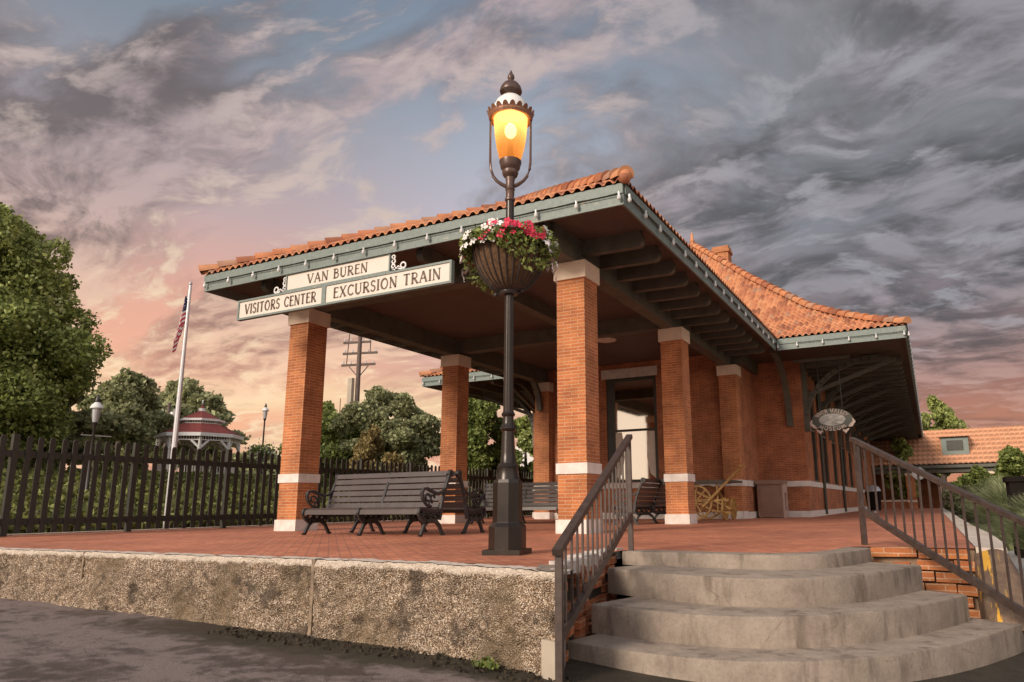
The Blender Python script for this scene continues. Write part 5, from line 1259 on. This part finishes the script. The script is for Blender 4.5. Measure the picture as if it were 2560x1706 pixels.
b = MB(); b.obox(o3+ax*-.55+Vector((0,0,8.45)), o3+Vector((0,0,7.8)), .05,.05); b.obox(o3+ax*.55+Vector((0,0,8.5)), o3+Vector((0,0,7.8)), .05,.05); b.obox(o3+ax*-.72+Vector((0,0,8.5)), o3+ax*-.62+Vector((0,0,10.4)), .04,.04); b.obox(o3+ax*.62+Vector((0,0,9.2)), o3+ax*.62+Vector((0,0,10.0)), .04,.04); U(b, 'brace')
b = MB(); p = o3+ax*-.28+Vector((0,-.15,0)); b.obox(p+Vector((0,0,6.1)), p+Vector((0,0,7.75)), .3, .22); U(b, 'equipment_box', 'stonefar')
b = MB(); b.obox(o3+ax*-1.3+Vector((0,0,5.65)), o3+ax*-.1+Vector((0,0,5.7)), .08,.08); b.obox(o3+ax*-.95+Vector((0,0,5.4)), o3+ax*-.95+Vector((0,0,6.6)), .03,.03); U(b, 'side_arm')
b = MB(); b.tube([o3+ax*-.32+Vector((0,-.2,1.2)), o3+ax*-.30+Vector((0,-.2,4.3))], .06, 8); U(b, 'conduit', 'metal')
def small_lamp(label, loc, H, arm=False, basket=False):
    t = thing('small_street_lamp', label, 'street lamp', loc, 0, 'distant street lamps')
    b = MB(); b.lathe([(.14,0),(.12,.5),(.06,.7),(.04,H-1.05),(.07,H-1.0),(.09,H-.92)], 12); b.build('pole', 'iron', t, True)
    b = MB(); b.lathe([(.08,H-.92),(.11,H-.7),(.13,H-.45)], 14); b.build('glass', 'metal', t, True)
    b = MB(); b.lathe([(.19,H-.47),(.20,H-.43),(.14,H-.33),(.07,H-.26)], 14); b.build('dome', 'white', t, True)
    b = MB(); b.lathe([(.06,H-.27),(.08,H-.2),(.05,H-.12),(.04,H-.05),(.001,H)], 10); b.build('finial', 'iron', t, True)
    if arm: b = MB(); b.obox(Vector((-.05,-.35,H-1.35)), Vector((.05,.55,H-1.35)), .03,.03); b.build('banner_arm', 'metal', t)
    if basket:
        P = rng.normal(size=(500,3))*np.array([.30,.30,.14])+np.array([0,0,H-2.75]); quads('basket_foliage', leafquads(P, .12), 'leafbright', t)
        P = rng.normal(size=(160,3))*np.array([.36,.36,.18])+np.array([0,0,H-2.75]); quads('basket_flowers', leafquads(P, .10, 1.), 'whitepetal', t)['kind'] = 'stuff'
small_lamp('small street lamp with flower basket against the sky right of the gazebo', (-28.8,17.0,2), 4.55, basket=True)
small_lamp('small street lamp in front of the dark trees below the big tree', (-18.7,1.85,.4), 3.85, arm=True)
tp = thing('transformer_pole', 'short pole with two pale transformer cans left of the flagpole', 'utility pole', (-44.2,21.4,2))
b = MB(); b.tube([(0,0,0),(0,0,6.2)], .12, 8); b.build('pole', 'polewood', tp)
for s_ in (-.42,.42):
    c0 = Vector((Rt.x*s_, Rt.y*s_, 0)); b = MB(); b.tube([c0+Vector((0,0,4.4)), c0+Vector((0,0,5.5))], .3, 12); b.tube([c0+Vector((0,0,5.5)), c0+Vector((0,0,5.75))], .05, 6); b.build('transformer_can', 'metal', tp, True)
# white house behind
wh = thing('white_house', 'low house with pale roof behind the brick pilaster', 'house', (-24.5,40,2.5))
b = MB(); b.box(-2.6,2.6,-2,2,-2,1.15); b.build('wall', 'stonefar', wh)
b = MB(); b.face([(-3,-2.6,1.05),(3,-2.6,1.05),(3,0,2.9),(-3,0,2.9)]); b.face([(3,2.6,1.05),(-3,2.6,1.05),(-3,0,2.9),(3,0,2.9)]); b.build('roof', 'limestone', wh)
b = MB(); b.box(-3,3,-2.65,-2.5,.85,1.04); b.build('eave', 'frame', wh)

# pavilion at the right
pv = thing('tiled_pavilion', 'low brick pavilion with long clay tiled roof and small dormer', 'pavilion', (8,50,-.4))
RZ = R(-1.5)
Rm = Matrix.Rotation(RZ, 4, 'Z'); T0 = Matrix.Translation((8,50,0))
def PVv(b, nm, m, sm=False):
    o = b.build(nm, m, None, sm); o.parent = pv; o.matrix_parent_inverse = par_inv(pv); o.matrix_basis = T0 @ Rm; return o
o = None
per_, crs_ = .34, .42; L_ = 26.0; ns = int(L_/per_*6); S_ = np.linspace(-10.5, 15.5, ns+1); ncr = 16; T = []
for k in range(ncr): T += [(k*crs_, 1.), ((k+1)*crs_-1e-4, 0.)]
V = np.zeros((len(T), ns+1, 3)); UVv = np.zeros((len(T), ns+1, 2)); ph = (S_/per_) % 1.; bar_ = np.abs(np.sin(math.pi*ph))
for j, (t_, s_) in enumerate(T):
    sx_ = S_; V[j,:,0] = sx_; V[j,:,1] = -3.2+t_*.93; V[j,:,2] = 3.12+t_*.455+.05*bar_+.03*s_; UVv[j,:,0] = np.floor(S_/per_)+.5; UVv[j,:,1] = math.floor((t_+1e-3)/crs_)+.5
o = gridmesh('roof_tiles', V, ns+1, len(T), 'tilefar', uv=UVv); o.parent = pv; o.matrix_parent_inverse = par_inv(pv); o.matrix_basis = T0 @ Rm
b = MB(); b.face([(-10.5,9.3,3.1),(-10.5,3.05,6.15),(15.5,3.05,6.15),(15.5,9.3,3.1)]); PVv(b, 'rear_roof', 'tilefar')
b = MB(); b.box(-10.5,15.5,-3.2,-3.05,2.88,3.10); b.box(-10.5,15.5,-2.9,-2.6,2.55,2.86); PVv(b, 'eave_beam', 'beam')
b = MB(); b.face([(-10.4,-3.0,2.87),(-10.4,9,2.87),(15.4,9,2.87),(15.4,-3.0,2.87)]); PVv(b, 'soffit', 'soffit')
for x in (-8.8,-3.6,1.7,7,12.3):
    pl = part('brick_column', pv); pl.matrix_parent_inverse = par_inv(pv); pl.matrix_basis = T0 @ Rm
    b = MB(); b.box(x-.3,x+.3,-2.9,-2.3,-.5,2.4); b.build('shaft', 'brick', pl); b = MB(); b.box(x-.34,x+.34,-2.94,-2.26,2.4,2.56); b.box(x-.33,x+.33,-2.93,-2.27,.45,.6); b.build('stone_trim', 'caststone', pl)
b = MB(); b.box(-9,-1.9,4,4.3,-.5,2.87); PVv(b, 'rear_wall', 'brick_wall'); b = MB(); b.box(-8.6,-3.9,-2.8,-2.6,-.5,.5); PVv(b, 'low_wall', 'brick_wall')
b = MB(); b.box(-8.6,-3.9,-2.83,-2.58,.5,.62); PVv(b, 'wall_coping', 'caststone')
dm = part('dormer', pv); dm.matrix_parent_inverse = par_inv(pv); dm.matrix_basis = T0 @ Rm
b = MB(); b.box(-1.3,.5,-1.7,2.2,3.7,5.2); b.build('dormer_wall', 'green', dm)
b = MB(); b.face([(-1.45,-1.9,5.22),(.65,-1.9,5.22),(.65,2.4,5.6),(-1.45,2.4,5.6)]); b.face([(-1.45,-1.9,5.19),(-1.45,2.4,5.57),(.65,2.4,5.57),(.65,-1.9,5.19)]); b.build('dormer_roof', 'tilefar', dm)
b = MB(); b.box(-.95,.15,-1.73,-1.71,4.2,4.95); b.build('louvre', 'frame', dm)
ws = thing('white_sign', 'small white octagonal traffic sign back on a post near the pavilion', 'traffic sign', (5.15,30,-.3))
b = MB(); b.tube([(5.15,30,-.3),(5.15,30,2.2)], .03, 6); adopt(b.build('post', 'metal'), ws)
b = MB(); P = [(5.15+.34*math.cos(R(22.5)+k*math.pi/4), 1.95+.34*math.sin(R(22.5)+k*math.pi/4)) for k in range(8)]; b.face([(x,29.95,z) for x,z in P]); b.face([(x,29.97,z) for x,z in P][::-1])
for k in range(8): p, q_ = P[k], P[(k+1)%8]; b.face([(p[0],29.95,p[1]),(p[0],29.97,p[1]),(q_[0],29.97,q_[1]),(q_[0],29.95,q_[1])])
adopt(b.build('plate', 'metal'), ws)
bb = thing('dark_planter_box', 'tall black metal bin cut off by the right edge of the view', 'bin', (7.35,4.1,-.5))
b = MB(); b.prism([(6.98,3.75),(7.75,3.75),(7.75,4.5),(6.98,4.5)], -.5, .86); adopt(b.build('body', 'blackbox'), bb)
b = MB(); b.box(6.94,7.79,3.71,4.54,.86,.96); adopt(b.build('lid', 'blackbox'), bb)
b = MB(); b.box(7.25,7.28,3.72,3.745,-.4,.8); adopt(b.build('door_seam', 'iron'), bb)
# little dead leaves and pebbles at the kerb foot
n = 650; px = rng.uniform(-1,3.2,n); py = -6.55-.35*rng.power(.8,n)-np.clip(px-1.5,0,2)*.17; pz = road_z(px,py)+.012
o = quads('leaf_litter', leafquads(np.stack([px,py,pz],1), .028, 1.3), 'litter'); tag(o, 'scattered dead leaves along the foot of the pebbled wall', 'leaf litter', kind='stuff')
wd = thing('weed', 'small green weed at the foot of the pebbled wall by the handrail', 'weed', (2.35,-6.86,-.76))
P = rng.normal(size=(90,3))*np.array([.05,.035,.025]); P[:,2] = np.abs(P[:,2])+.02; quads('leaves', leafquads(P, .035, 1.6), 'leafbright', wd)
